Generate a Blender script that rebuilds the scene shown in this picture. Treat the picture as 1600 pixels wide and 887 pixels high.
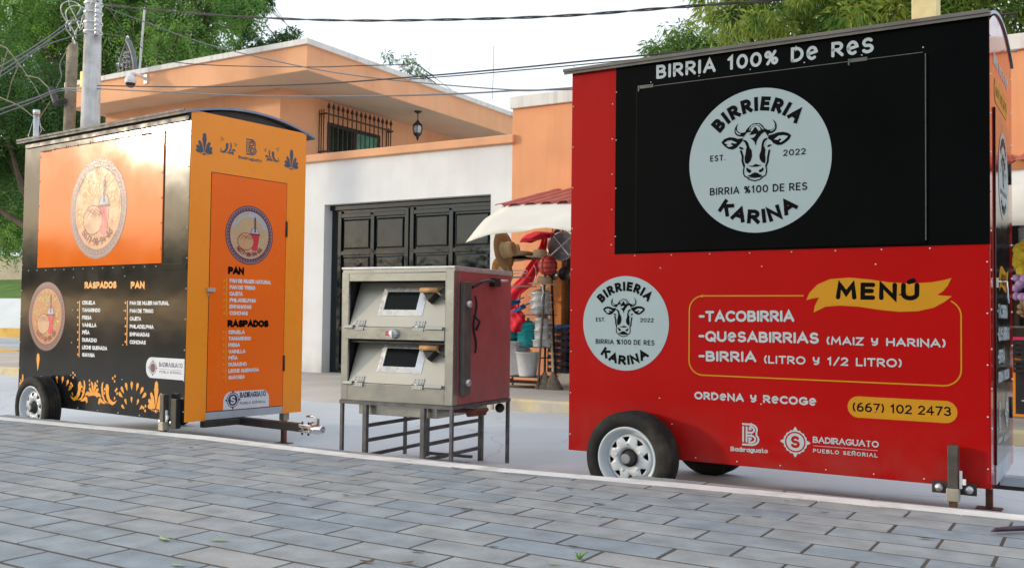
import bpy, bmesh, math, random
import numpy as np
from mathutils import Vector, Matrix
from mathutils.geometry import tessellate_polygon
R = math.radians
scene = bpy.context.scene
for o in list(bpy.data.objects): bpy.data.objects.remove(o)

# ------------------------------------------------------------------ camera, sky, sun, exposure
F_PX, PITCH, ROLL, YAW, CAM_Z = 1519.6, 0.03492, 0.01259, 0.54437, 1.08893
_cy, _sy = math.cos(YAW), math.sin(YAW)
FW = Vector((-_sy*math.cos(PITCH), _cy*math.cos(PITCH), math.sin(PITCH)))
_r = Vector((_cy, _sy, 0)); _u = _r.cross(FW)
RT = _r*math.cos(ROLL) + _u*math.sin(ROLL)
UP = -_r*math.sin(ROLL) + _u*math.cos(ROLL)
CAM = Vector((0, 0, CAM_Z))
cam = bpy.data.cameras.new('camera')
cam.sensor_width = 36; cam.lens = F_PX/1600*36; cam.clip_start = .05; cam.clip_end = 1500
cam_o = bpy.data.objects.new('camera', cam); scene.collection.objects.link(cam_o)
cam_o.matrix_world = Matrix(((RT.x, UP.x, -FW.x, 0), (RT.y, UP.y, -FW.y, 0), (RT.z, UP.z, -FW.z, CAM_Z), (0, 0, 0, 1)))
scene.camera = cam_o
cam.dof.use_dof = True; cam.dof.focus_distance = 6.6; cam.dof.aperture_fstop = 6.3

SUN_EL, SUN_AZ = 11.5, -119.5            # azimuth from +Y towards +X
world = bpy.data.worlds.new('World'); scene.world = world; world.use_nodes = True
nt = world.node_tree; nt.nodes.clear()
sky = nt.nodes.new('ShaderNodeTexSky'); sky.sky_type = 'NISHITA'; sky.sun_disc = False
sky.sun_elevation = R(SUN_EL); sky.sun_rotation = R(SUN_AZ)
sky.air_density = 1.0; sky.dust_density = 1.6; sky.ozone_density = 1.0
bg = nt.nodes.new('ShaderNodeBackground'); bg.inputs['Strength'].default_value = 0.10
wo = nt.nodes.new('ShaderNodeOutputWorld')
# thin high cloud, whiter than the clear sky behind it
tcw = nt.nodes.new('ShaderNodeTexCoord'); cn = nt.nodes.new('ShaderNodeTexNoise'); cn.inputs['Scale'].default_value = 2.2; cn.inputs['Detail'].default_value = 5
nt.links.new(tcw.outputs['Generated'], cn.inputs['Vector'])
cm = nt.nodes.new('ShaderNodeMapRange'); cm.inputs[1].default_value = .3; cm.inputs[2].default_value = .7; cm.inputs[3].default_value = .70; cm.inputs[4].default_value = .92
nt.links.new(cn.outputs['Fac'], cm.inputs[0])
cx = nt.nodes.new('ShaderNodeMix'); cx.data_type = 'RGBA'; cx.inputs['B'].default_value = (3.0, 3.14, 3.32, 1)
nt.links.new(cm.outputs[0], cx.inputs['Factor']); nt.links.new(sky.outputs[0], cx.inputs['A'])
nt.links.new(cx.outputs['Result'], bg.inputs['Color']); nt.links.new(bg.outputs[0], wo.inputs[0])
sun = bpy.data.lights.new('sun', 'SUN'); sun.energy = 0.5; sun.angle = R(4); sun.color = (1, .86, .66)
sun_o = bpy.data.objects.new('sun', sun); scene.collection.objects.link(sun_o)
_d = Vector((math.sin(R(SUN_AZ))*math.cos(R(SUN_EL)), math.cos(R(SUN_AZ))*math.cos(R(SUN_EL)), math.sin(R(SUN_EL))))
sun_o.rotation_euler = _d.to_track_quat('Z', 'Y').to_euler()
sun_o.location = _d*60
vs = scene.view_settings
vs.view_transform = 'Standard'; vs.look = 'None'; vs.exposure = 1.95; vs.gamma = 1.0; vs.use_curve_mapping = False

# ------------------------------------------------------------------ helpers
def ray(u, v): return FW + RT*((u-800)/F_PX) + UP*((443.5-v)/F_PX)
def atY(u, v, Y):
    d = ray(u, v); return CAM + d*(Y/d.y)
def atX(u, v, X):
    d = ray(u, v); return CAM + d*(X/d.x)
def atZ(u, v, Z):
    d = ray(u, v); return CAM + d*((Z-CAM_Z)/d.z)
def S(r, g, b):
    return tuple(((c/255)/12.92 if c/255 <= .04045 else ((c/255+.055)/1.055)**2.4) for c in (r, g, b))

def tag(o, label=None, cat=None, group=None, kind=None):
    if label: o['label'] = label
    if cat: o['category'] = cat
    if group: o['group'] = group
    if kind: o['kind'] = kind
    return o
def empty(name, loc, rz=0, label=None, cat=None, group=None):
    o = bpy.data.objects.new(name, None); o.empty_display_size = .1
    scene.collection.objects.link(o); o.location = loc; o.rotation_euler = (0, 0, rz)
    return tag(o, label, cat, group)
def kids(o): return [c for c in bpy.data.objects if c.parent == o]
def copy_tree(o, parent=None):
    c = o.copy(); scene.collection.objects.link(c)
    if parent: c.parent = parent
    for ch in kids(o): copy_tree(ch, c)
    return c

class MB:
    """collects shapes and links them as one mesh object"""
    def __init__(s): s.v = []; s.f = []; s.m = []; s.sm = []
    def add(s, vs, fs, mi=0, smooth=False, M=None):
        n = len(s.v)
        for p in vs:
            p = Vector(p)
            s.v.append(tuple(M @ p) if M is not None else tuple(p))
        for f in fs:
            s.f.append([i+n for i in f]); s.m.append(mi); s.sm.append(smooth)
        return s
    def box(s, a, b, mi=0, M=None):
        (x0, y0, z0), (x1, y1, z1) = [min(p, q) for p, q in zip(a, b)], [max(p, q) for p, q in zip(a, b)]
        return s.add([(x0, y0, z0), (x1, y0, z0), (x1, y1, z0), (x0, y1, z0), (x0, y0, z1), (x1, y0, z1), (x1, y1, z1), (x0, y1, z1)],
                     [(0, 3, 2, 1), (4, 5, 6, 7), (0, 1, 5, 4), (1, 2, 6, 5), (2, 3, 7, 6), (3, 0, 4, 7)], mi, False, M)
    def tube(s, pts, r, n=8, mi=0, caps=True, smooth=True, M=None, sq=False):
        pts = [Vector(p) for p in pts]; k = len(pts)
        rs = r if isinstance(r, (list, tuple)) else [r]*k
        vs = []; fs = []; prev = None
        for i, p in enumerate(pts):
            t = (pts[min(i+1, k-1)]-pts[max(i-1, 0)]).normalized()
            if prev is None:
                a = Vector((0, 0, 1)) if abs(t.z) < .9 else Vector((1, 0, 0))
                u = t.cross(a).normalized()
            else:
                u = (prev - t*prev.dot(t)).normalized()
            w = t.cross(u); prev = u
            for j in range(n):
                an = 2*math.pi*(j+(.5 if sq else 0))/n
                vs.append(p + (u*math.cos(an) + w*math.sin(an))*rs[i]*(1.414 if sq else 1))
        for i in range(k-1):
            for j in range(n):
                fs.append((i*n+j, i*n+(j+1) % n, (i+1)*n+(j+1) % n, (i+1)*n+j))
        s.add(vs, fs, mi, smooth and not sq, M)
        if caps:
            s.add(vs[:n], [tuple(range(n))[::-1]], mi, False, M); s.add(vs[-n:], [tuple(range(n))], mi, False, M)
        return s
    def sqtube(s, a, b, w, mi=0, M=None): return s.tube([a, b], w/2, 4, mi, True, False, M, True)
    def lathe(s, prof, c=(0, 0, 0), n=24, mi=0, M=None, smooth=True, a0=0, a1=360):
        vs = []; fs = []; full = (a1-a0) >= 360; m = n if full else n+1
        for (r, z) in prof:
            for j in range(m):
                an = R(a0 + (a1-a0)*j/n); vs.append((c[0]+r*math.cos(an), c[1]+r*math.sin(an), c[2]+z))
        for i in range(len(prof)-1):
            for j in range(n):
                q = (j+1) % m
                fs.append((i*m+j, i*m+q, (i+1)*m+q, (i+1)*m+j))
        return s.add(vs, fs, mi, smooth, M)
    def prism(s, poly, h0, h1, plane='xz', mi=0, M=None):
        """extrude a 2-D polygon; plane xz -> thickness along y, yz -> along x, xy -> along z"""
        n = len(poly)
        def P(a, b, h): return {'xz': (a, h, b), 'yz': (h, a, b), 'xy': (a, b, h)}[plane]
        vs = [P(a, b, h0) for a, b in poly] + [P(a, b, h1) for a, b in poly]
        tri = tessellate_polygon([[Vector((a, b, 0)) for a, b in poly]])
        fs = [tuple(t) for t in tri] + [tuple(i+n for i in t[::-1]) for t in tri]
        fs += [(i, (i+1) % n, (i+1) % n+n, i+n) for i in range(n)]
        return s.add(vs, fs, mi, False, M)
    def ball(s, c, r, n=12, mi=0, M=None, sc=(1, 1, 1)):
        prof = [(max(1e-4, math.sin(math.pi*i/n)), -math.cos(math.pi*i/n)) for i in range(n+1)]
        L = Matrix.Translation(c) @ Matrix.Diagonal((r*sc[0], r*sc[1], r*sc[2], 1))
        return s.lathe(prof, n=n+4, mi=mi, M=(M @ L) if M is not None else L)
    def build(s, name, mats, parent=None, bevel=0, seg=2, fix=True):
        me = bpy.data.meshes.new(name); me.from_pydata(s.v, [], s.f)
        mats = mats if isinstance(mats, (list, tuple)) else [mats]
        for m in mats: me.materials.append(m)
        me.polygons.foreach_set('material_index', s.m); me.polygons.foreach_set('use_smooth', s.sm)
        if fix:
            bm = bmesh.new(); bm.from_mesh(me); bmesh.ops.remove_doubles(bm, verts=bm.verts, dist=1e-5)
            bmesh.ops.recalc_face_normals(bm, faces=bm.faces); bm.to_mesh(me); bm.free()
        me.update()
        o = bpy.data.objects.new(name, me); scene.collection.objects.link(o)
        if parent: o.parent = parent
        if bevel:
            b = o.modifiers.new('bevel', 'BEVEL'); b.width = bevel; b.segments = seg; b.limit_method = 'ANGLE'; b.angle_limit = R(40)
        return o

def arc(cx, cy, rx, ry, a0, a1, n=14):
    return [(cx+rx*math.cos(R(a0+(a1-a0)*i/n)), cy+ry*math.sin(R(a0+(a1-a0)*i/n))) for i in range(n+1)]
def rrect(x0, y0, x1, y1, r, n=6):
    return arc(x1-r, y1-r, r, r, 0, 90, n)+arc(x0+r, y1-r, r, r, 90, 180, n)+arc(x0+r, y0+r, r, r, 180, 270, n)+arc(x1-r, y0+r, r, r, 270, 360, n)

# ------------------------------------------------------------------ materials
MATS = {}
def mat(name, col, rough=.5, metal=0, var=.12, vs=6, bump=0, bs=40, coat=0, spec=.5, rv=.1, col2=None, c2s=3, c2lo=.45, c2hi=.6, trans=0, bump2=0, b2s=2, detail=4):
    m = bpy.data.materials.new(name); m.use_nodes = True; t = m.node_tree; N = t.nodes; L = t.links
    b = N['Principled BSDF']; b.inputs['Metallic'].default_value = metal
    b.inputs['Specular IOR Level'].default_value = spec; b.inputs['Coat Weight'].default_value = coat; b.inputs['Coat Roughness'].default_value = .12
    tc = N.new('ShaderNodeTexCoord')
    def noise(sc, d=detail):
        n = N.new('ShaderNodeTexNoise'); n.inputs['Scale'].default_value = sc; n.inputs['Detail'].default_value = d
        L.new(tc.outputs['Object'], n.inputs['Vector']); return n
    n1 = noise(vs)
    mr = N.new('ShaderNodeMapRange'); mr.inputs[1].default_value = .3; mr.inputs[2].default_value = .7
    mr.inputs[3].default_value = 1-var; mr.inputs[4].default_value = 1+var; L.new(n1.outputs['Fac'], mr.inputs[0])
    mx = N.new('ShaderNodeMix'); mx.data_type = 'RGBA'; mx.blend_type = 'MULTIPLY'; mx.inputs['Factor'].default_value = 1
    mx.inputs['A'].default_value = (*col, 1)
    L.new(mr.outputs[0], mx.inputs['B'])
    if col2:
        n2 = noise(c2s); r2 = N.new('ShaderNodeMapRange'); r2.inputs[1].default_value = c2lo; r2.inputs[2].default_value = c2hi
        L.new(n2.outputs['Fac'], r2.inputs[0])
        m2 = N.new('ShaderNodeMix'); m2.data_type = 'RGBA'; m2.inputs['A'].default_value = (*col, 1); m2.inputs['B'].default_value = (*col2, 1)
        L.new(r2.outputs[0], m2.inputs['Factor']); L.new(m2.outputs['Result'], mx.inputs['A'])
    L.new(mx.outputs['Result'], b.inputs['Base Color'])
    rr = N.new('ShaderNodeMapRange'); rr.inputs[3].default_value = max(.02, rough-rv); rr.inputs[4].default_value = min(1, rough+rv)
    rr.inputs[1].default_value = .3; rr.inputs[2].default_value = .7
    n3 = noise(vs*1.7); L.new(n3.outputs['Fac'], rr.inputs[0]); L.new(rr.outputs[0], b.inputs['Roughness'])
    last = None
    for (st, sc) in ((bump2, b2s), (bump, bs)):
        if st:
            nb = noise(sc, 3); bp = N.new('ShaderNodeBump'); bp.inputs['Strength'].default_value = 1; bp.inputs['Distance'].default_value = st
            L.new(nb.outputs['Fac'], bp.inputs['Height'])
            if last: L.new(last.outputs[0], bp.inputs['Normal'])
            last = bp
    if last: L.new(last.outputs[0], b.inputs['Normal'])
    if trans: b.inputs['Transmission Weight'].default_value = trans
    MATS[name] = m; return m

def leafmat(name, c1, c2, tr=.35):
    m = bpy.data.materials.new(name); m.use_nodes = True; t = m.node_tree; N = t.nodes; L = t.links
    b = N['Principled BSDF']; b.inputs['Roughness'].default_value = .5; b.inputs['Specular IOR Level'].default_value = .3
    g = N.new('ShaderNodeNewGeometry'); cr = N.new('ShaderNodeValToRGB')
    cr.color_ramp.elements[0].color = (*c1, 1); cr.color_ramp.elements[1].color = (*c2, 1)
    tc = N.new('ShaderNodeTexCoord'); n = N.new('ShaderNodeTexNoise'); n.inputs['Scale'].default_value = .9; n.inputs['Detail'].default_value = 2
    L.new(tc.outputs['Object'], n.inputs['Vector'])
    mth = N.new('ShaderNodeMath'); mth.operation = 'MULTIPLY_ADD'; mth.inputs[1].default_value = .38
    sub = N.new('ShaderNodeMapRange'); sub.inputs[1].default_value = .38; sub.inputs[2].default_value = .62; sub.inputs[3].default_value = 0; sub.inputs[4].default_value = .62
    L.new(n.outputs['Fac'], sub.inputs[0]); L.new(g.outputs['Random Per Island'], mth.inputs[0]); L.new(sub.outputs[0], mth.inputs[2])
    L.new(mth.outputs[0], cr.inputs[0]); L.new(cr.outputs[0], b.inputs['Base Color'])
    tl = N.new('ShaderNodeBsdfTranslucent'); L.new(cr.outputs[0], tl.inputs['Color'])
    ms = N.new('ShaderNodeMixShader'); ms.inputs[0].default_value = tr
    L.new(b.outputs[0], ms.inputs[1]); L.new(tl.outputs[0], ms.inputs[2]); L.new(ms.outputs[0], N['Material Output'].inputs[0])
    MATS[name] = m; return m

mat('house_orange', (.86, .455, .25), .85, var=.05, vs=1.2, bump=.003, bs=45, col2=(.80, .41, .225), c2s=.9, spec=.3)
mat('wall_orange', (.82, .38, .19), .85, var=.06, vs=1.5, bump=.002, bs=60, spec=.3)
mat('house_orange_shaded', (.76, .27, .09), .85, var=.05, vs=1.5, bump=.002, bs=60, spec=.3)  # house paint darkened in the colour for the shaded wall; not assigned
mat('pillar_orange', (.68, .25, .07), .8, var=.08)
mat('white_wall', (.81, .82, .82), .85, var=.035, vs=1.2, bump=.0025, bs=45, col2=(.76, .765, .76), c2s=1.1, spec=.3)
mat('roof_cap', (.78, .77, .73), .8, var=.06, vs=3)
mat('soffit', (.60, .46, .33), .9, var=.06, vs=1)
mat('black_steel', (.002, .008, .011), .09, var=.3, vs=3, bump2=.010, b2s=1.5, rv=.05, spec=.6)
mat('black_paint', (.012, .012, .012), .45, var=.2)
mat('bronze_iron', (.065, .042, .03), .55, var=.3, vs=20)
mat('iron', (.03, .022, .018), .6, var=.3, vs=20)
mat('rust', (.14, .055, .035), .75, var=.35, vs=25, bump=.001)
mat('glass_dark', (.012, .02, .018), .06, var=.1, spec=.6)
mat('green_curtain', (.10, .30, .22), .5, var=.35, vs=5)
mat('lamp_glass', (.55, .58, .6), .15, var=.1)
mat('concrete_road', (.60, .645, .69), .85, var=.08, vs=.7, bump=.003, bs=25, col2=(.50, .53, .56), c2s=.35, spec=.3, detail=8)
mat('sidewalk_mat', (.50, .47, .43), .9, var=.12, vs=1.2, bump=.003, bs=25, spec=.3)
mat('yellow_kerb', (.62, .52, .31), .85, var=.18, vs=4, col2=(.54, .50, .43), c2s=1.6, spec=.3, bump=.006, bs=12)
mat('yellow_paint', (.66, .40, .08), .8, var=.15, vs=3)
mat('white_kerb', (.80, .79, .77), .85, var=.12, vs=5, bump=.004, bs=18, col2=(.62, .6, .56), c2s=4, c2lo=.55, c2hi=.7, spec=.3)
mat('earth', (.22, .19, .14), .95, var=.2, vs=.4)
mat('grass_mat', (.10, .19, .04), .9, var=.3, vs=.8, bump=.06, bs=6, spec=.2)
mat('far_wall', (.46, .40, .30), .9, var=.15, vs=.8)
mat('bank_concrete', (.66, .69, .71), .85, var=.08, vs=.6)
mat('pole_concrete', (.60, .60, .60), .85, var=.12, vs=5, bump=.002, bs=30, col2=(.46, .45, .44), c2s=3, spec=.3)
mat('pole_wood', (.26, .22, .16), .9, var=.25, vs=8, bump=.004, bs=14)
mat('cable', (.03, .03, .035), .6, var=.1)
mat('cable_grey', (.17, .18, .21), .5, var=.1)
mat('galv', (.62, .64, .66), .38, metal=.85, var=.12, vs=10)
mat('chrome', (.75, .76, .78), .18, metal=1, var=.08, vs=10, bump=.0006, bs=60)
mat('aluminium', (.74, .76, .78), .36, metal=.45, var=.1, vs=14)
mat('foil', (.74, .75, .77), .28, metal=.5, var=.03, vs=10)
mat('white_plastic', (.78, .79, .80), .35, var=.03)
mat('lens_black', (.03, .022, .022), .1, var=.1)
mat('yellow_tag', (.75, .6, .02), .5)
mat('post_yellow', (.62, .52, .28), .85, var=.1)
mat('ornament_iron', (.13, .14, .16), .5, var=.2, vs=8)
mat('trunk', (.10, .075, .05), .9, var=.3, vs=6, bump=.02, bs=8)
mat('joint', (.085, .07, .058), .95, var=.25, vs=8)
leafmat('leaf_feather', (.05, .16, .04), (.27, .46, .09), .5)
leafmat('leaf_dark', (.018, .06, .022), (.09, .21, .04), .35)
leafmat('leaf_mango', (.05, .17, .035), (.46, .52, .10), .5)
leafmat('leaf_light', (.07, .17, .04), (.20, .32, .07), .4)
# trailers
mat('red_vinyl', (.37, .001, .001), .42, var=.035, vs=1.5, bump2=.011, b2s=1.3, spec=.13, rv=.06)
mat('red_gloss', (.36, .004, .004), .09, var=.05, vs=2, bump2=.003, b2s=2.5, spec=.6, rv=.03)
mat('black_vinyl', (.0025, .003, .0035), .42, var=.2, vs=2, bump2=.009, b2s=1.3, spec=.035, rv=.06)
mat('black_gloss', (.008, .008, .009), .12, var=.1, vs=2, spec=.5, bump2=.003, b2s=2.5)
mat('side_black', (.010, .012, .014), .13, var=.15, vs=2, bump2=.0022, b2s=1.9, spec=.34, rv=.03)
mat('hatch_orange', (.82, .16, .008), .12, var=.05, vs=1.5, bump2=.0022, b2s=1.5, spec=.34, rv=.03)
mat('end_orange', (.98, .32, .022), .30, var=.04, vs=1.5, bump2=.008, b2s=1.8, spec=.4, rv=.05)
mat('door_orange', (.95, .155, .003), .30, var=.04, vs=1.5, bump2=.007, b2s=1.6, spec=.4, rv=.05)
mat('roof_grey', (.13, .125, .12), .6, var=.2, vs=8)
mat('collar_zinc', (.36, .34, .28), .5, metal=.3, var=.15, vs=12)
mat('trim_grey', (.40, .45, .52), .45, var=.08)
mat('sheet_grey', (.26, .27, .29), .4, metal=.6, var=.15, vs=6)
mat('roof_blue', (.20, .25, .36), .35, metal=.3, var=.1)
mat('sticker_white_shaded', (.33, .425, .46), .4, var=.02, spec=.3)  # white with the tree shade on the red trailer put into its colour
mat('print_white_shaded', (.42, .49, .53), .4, var=.02, spec=.3)  # white lettering dimmed likewise, the tree shade being in the colour
mat('print_bright', (.72, .75, .80), .4, var=.02, spec=.3)
mat('print_cream_glow', (.50, .19, .055), .4, var=.05)  # cream badge ground with the side panel's warm gloss tinted into the colour
mat('print_violet', (.12, .035, .055), .4, var=.1, vs=40)
mat('print_rim_glow', (.34, .15, .10), .4, var=.05)  # pale badge rim carrying the same warm gloss as a tint
mat('print_black', (.003, .003, .0035), .5, var=.05, spec=.06)
mat('print_yellow', (.50, .235, .006), .4, var=.03, spec=.3)
mat('print_orange', (.80, .26, .015), .4, var=.03, spec=.3)
mat('print_lightorange', (.86, .34, .02), .4, var=.03)
mat('print_teal', (.045, .085, .13), .45, var=.05)
mat('print_plum', (.13, .04, .07), .45, var=.12, vs=60)
mat('print_plumdark', (.06, .02, .05), .45)
mat('print_cream', (.55, .37, .25), .45, var=.05)
mat('print_bluegrey', (.42, .45, .52), .45)
mat('print_lime', (.52, .50, .12), .45, var=.15, vs=40)
mat('print_bread', (.58, .33, .17), .45)
mat('print_red', (.62, .02, .05), .4)
mat('print_maroon', (.22, .012, .018), .45)
mat('print_navy', (.02, .025, .08), .45)
mat('label_white', (.68, .72, .80), .35, var=.02)
mat('tyre_rubber', (.013, .013, .013), .78, var=.25, vs=14, bump=.001, bs=90, col2=(.05, .043, .034), c2s=5, c2lo=.5, c2hi=.7, spec=.3)
mat('rim_white', (.55, .60, .65), .35, var=.06, vs=10)
mat('jack_steel', (.085, .075, .068), .55, metal=.3, var=.3, vs=16)
mat('frame_dark', (.028, .024, .022), .5, var=.3, vs=10)
# oven
mat('steel_sheet', (.40, .40, .36), .30, metal=.85, var=.10, vs=3, bump2=.006, b2s=3.5, rv=.06)
mat('steel_door', (.44, .425, .37), .42, metal=.55, var=.06, vs=3, bump2=.003, b2s=3, rv=.05)
mat('oven_glass', (.006, .008, .008), .16, var=.1, spec=.12)
mat('oven_red', (.35, .085, .09), .42, var=.14, vs=5, bump=.001, bs=50, spec=.5)
mat('oven_inside', (.03, .028, .026), .6, var=.2)
mat('wood_handle', (.50, .27, .10), .5, var=.15, vs=20)
mat('duct', (.11, .12, .11), .5, metal=.4, var=.2, vs=10)
mat('stand_steel', (.12, .12, .125), .5, metal=.5, var=.25, vs=12)
# shop goods
mat('straw', (.58, .40, .20), .85, var=.14, vs=40, bump=.001, bs=160)
mat('straw_pale', (.64, .53, .34), .85, var=.1, vs=40, bump=.001, bs=160)
mat('teal_enamel', (.03, .34, .38), .22, var=.05)
mat('white_enamel', (.66, .70, .72), .3, var=.08, vs=8)
mat('red_cloth', (.72, .010, .035), .75, var=.12, vs=8)
mat('red_net', (.50, .06, .05), .7, var=.3, vs=18)
mat('blue_plastic', (.02, .14, .34), .4)
mat('navy_plastic', (.012, .016, .05), .4, var=.3, vs=15)
mat('canvas', (.86, .84, .77), .9, var=.05, vs=2, bump=.004, bs=5)
_m = MATS['canvas']; _t = _m.node_tree; _b = _t.nodes['Principled BSDF']; _tl = _t.nodes.new('ShaderNodeBsdfTranslucent'); _tl.inputs['Color'].default_value = (.78, .74, .64, 1)
_ms = _t.nodes.new('ShaderNodeMixShader'); _ms.inputs[0].default_value = .25; _t.links.new(_b.outputs[0], _ms.inputs[1]); _t.links.new(_tl.outputs[0], _ms.inputs[2]); _t.links.new(_ms.outputs[0], _t.nodes['Material Output'].inputs[0])
mat('tile_red', (.42, .10, .075), .75, var=.15, vs=5)
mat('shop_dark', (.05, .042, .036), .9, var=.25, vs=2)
mat('step_white', (.55, .55, .52), .85, var=.1)
mat('black_pot', (.02, .02, .022), .35, var=.2)
mat('bristle', (.10, .085, .07), .9, var=.3, vs=30)
mat('pink_plastic', (.55, .02, .10), .45)
mat('purple_bag', (.30, .20, .40), .5, var=.3, vs=12)
mat('petal_yellow', (.70, .52, .03), .6, var=.2, vs=20)
mat('brown_box', (.24, .15, .08), .8)
mat('leaf_fallen_pale', (.33, .42, .25), .7, var=.1)
mat('leaf_fallen_brown', (.14, .08, .045), .8, var=.2)
mat('leaf_fallen_dark', (.05, .055, .03), .8, var=.2)
mat('grass_blade', (.16, .34, .05), .7)

def grime(m, col, z0, z1, amt, sc=5):
    """dust thrown up on the lowest part of a surface, broken up by noise (object space height)"""
    t = MATS[m].node_tree; N = t.nodes; L = t.links; b = N['Principled BSDF']; src = b.inputs['Base Color'].links[0].from_socket
    tc = N.new('ShaderNodeTexCoord'); sp = N.new('ShaderNodeSeparateXYZ'); L.new(tc.outputs['Object'], sp.inputs[0])
    n = N.new('ShaderNodeTexNoise'); n.inputs['Scale'].default_value = sc; n.inputs['Detail'].default_value = 8; L.new(tc.outputs['Object'], n.inputs['Vector'])
    h = N.new('ShaderNodeMapRange'); h.inputs[1].default_value = z1; h.inputs[2].default_value = z0; L.new(sp.outputs['Z'], h.inputs[0])
    r = N.new('ShaderNodeMapRange'); r.inputs[1].default_value = .35; r.inputs[2].default_value = .75; L.new(n.outputs['Fac'], r.inputs[0])
    k = N.new('ShaderNodeMath'); k.operation = 'MULTIPLY'; L.new(h.outputs[0], k.inputs[0]); L.new(r.outputs[0], k.inputs[1])
    k2 = N.new('ShaderNodeMath'); k2.operation = 'MULTIPLY'; k2.inputs[1].default_value = amt; L.new(k.outputs[0], k2.inputs[0])
    mx = N.new('ShaderNodeMix'); mx.data_type = 'RGBA'; mx.inputs['B'].default_value = (*col, 1); L.new(k2.outputs[0], mx.inputs['Factor']); L.new(src, mx.inputs['A'])
    L.new(mx.outputs['Result'], b.inputs['Base Color'])
def cracks(m, scale, dark, wid):
    """hairline cracks and worn patches in concrete"""
    t = MATS[m].node_tree; N = t.nodes; L = t.links; b = N['Principled BSDF']; src = b.inputs['Base Color'].links[0].from_socket
    tc = N.new('ShaderNodeTexCoord'); n = N.new('ShaderNodeTexNoise'); n.inputs['Scale'].default_value = 1.3; n.inputs['Detail'].default_value = 6
    L.new(tc.outputs['Object'], n.inputs['Vector'])
    ad = N.new('ShaderNodeMix'); ad.data_type = 'RGBA'; ad.blend_type = 'ADD'; ad.inputs['Factor'].default_value = .8; L.new(tc.outputs['Object'], ad.inputs['A']); L.new(n.outputs['Color'], ad.inputs['B'])
    v = N.new('ShaderNodeTexVoronoi'); v.feature = 'DISTANCE_TO_EDGE'; v.inputs['Scale'].default_value = scale; L.new(ad.outputs['Result'], v.inputs['Vector'])
    r = N.new('ShaderNodeMapRange'); r.inputs[1].default_value = 0; r.inputs[2].default_value = wid; r.inputs[3].default_value = dark; r.inputs[4].default_value = 0; L.new(v.outputs['Distance'], r.inputs[0])
    n2 = N.new('ShaderNodeTexNoise'); n2.inputs['Scale'].default_value = .5; n2.inputs['Detail'].default_value = 9; L.new(tc.outputs['Object'], n2.inputs['Vector'])
    r2 = N.new('ShaderNodeMapRange'); r2.inputs[1].default_value = .56; r2.inputs[2].default_value = .72; r2.inputs[3].default_value = 0; r2.inputs[4].default_value = dark*.7; L.new(n2.outputs['Fac'], r2.inputs[0])
    mm = N.new('ShaderNodeMath'); mm.operation = 'MAXIMUM'; L.new(r.outputs[0], mm.inputs[0]); L.new(r2.outputs[0], mm.inputs[1])
    mx = N.new('ShaderNodeMix'); mx.data_type = 'RGBA'; mx.inputs['B'].default_value = (.22, .21, .20, 1); L.new(mm.outputs[0], mx.inputs['Factor']); L.new(src, mx.inputs['A'])
    L.new(mx.outputs['Result'], b.inputs['Base Color'])
def streaks(m, amt, sc=5):
    """rain streaks: noise drawn out downwards"""
    t = MATS[m].node_tree; N = t.nodes; L = t.links; b = N['Principled BSDF']; src = b.inputs['Base Color'].links[0].from_socket
    tc = N.new('ShaderNodeTexCoord'); mp = N.new('ShaderNodeMapping'); mp.inputs['Scale'].default_value = (sc, sc, sc*.10); L.new(tc.outputs['Object'], mp.inputs[0])
    n = N.new('ShaderNodeTexNoise'); n.inputs['Scale'].default_value = 1; n.inputs['Detail'].default_value = 6; L.new(mp.outputs[0], n.inputs['Vector'])
    r = N.new('ShaderNodeMapRange'); r.inputs[1].default_value = .5; r.inputs[2].default_value = .75; r.inputs[3].default_value = 1; r.inputs[4].default_value = 1-amt; L.new(n.outputs['Fac'], r.inputs[0])
    mx = N.new('ShaderNodeMix'); mx.data_type = 'RGBA'; mx.blend_type = 'MULTIPLY'; mx.inputs['Factor'].default_value = 1; L.new(src, mx.inputs['A']); L.new(r.outputs[0], mx.inputs['B']); L.new(mx.outputs['Result'], b.inputs['Base Color'])
streaks('house_orange', .07); streaks('wall_orange', .09, 6); streaks('white_wall', .05); streaks('roof_cap', .3, 9); streaks('pole_concrete', .25, 14)
cracks('concrete_road', .42, .38, .006); cracks('sidewalk_mat', .5, .4, .006)
grime('red_vinyl', (.17, .12, .10), .24, .62, .30); grime('side_black', (.11, .10, .085), .24, .75, .35); grime('white_wall', (.42, .39, .35), .05, .75, .75, 3)
grime('oven_red', (.16, .12, .11), .45, 1.0, .35, 9); grime('end_orange', (.30, .16, .07), .24, .6, .3)
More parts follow.
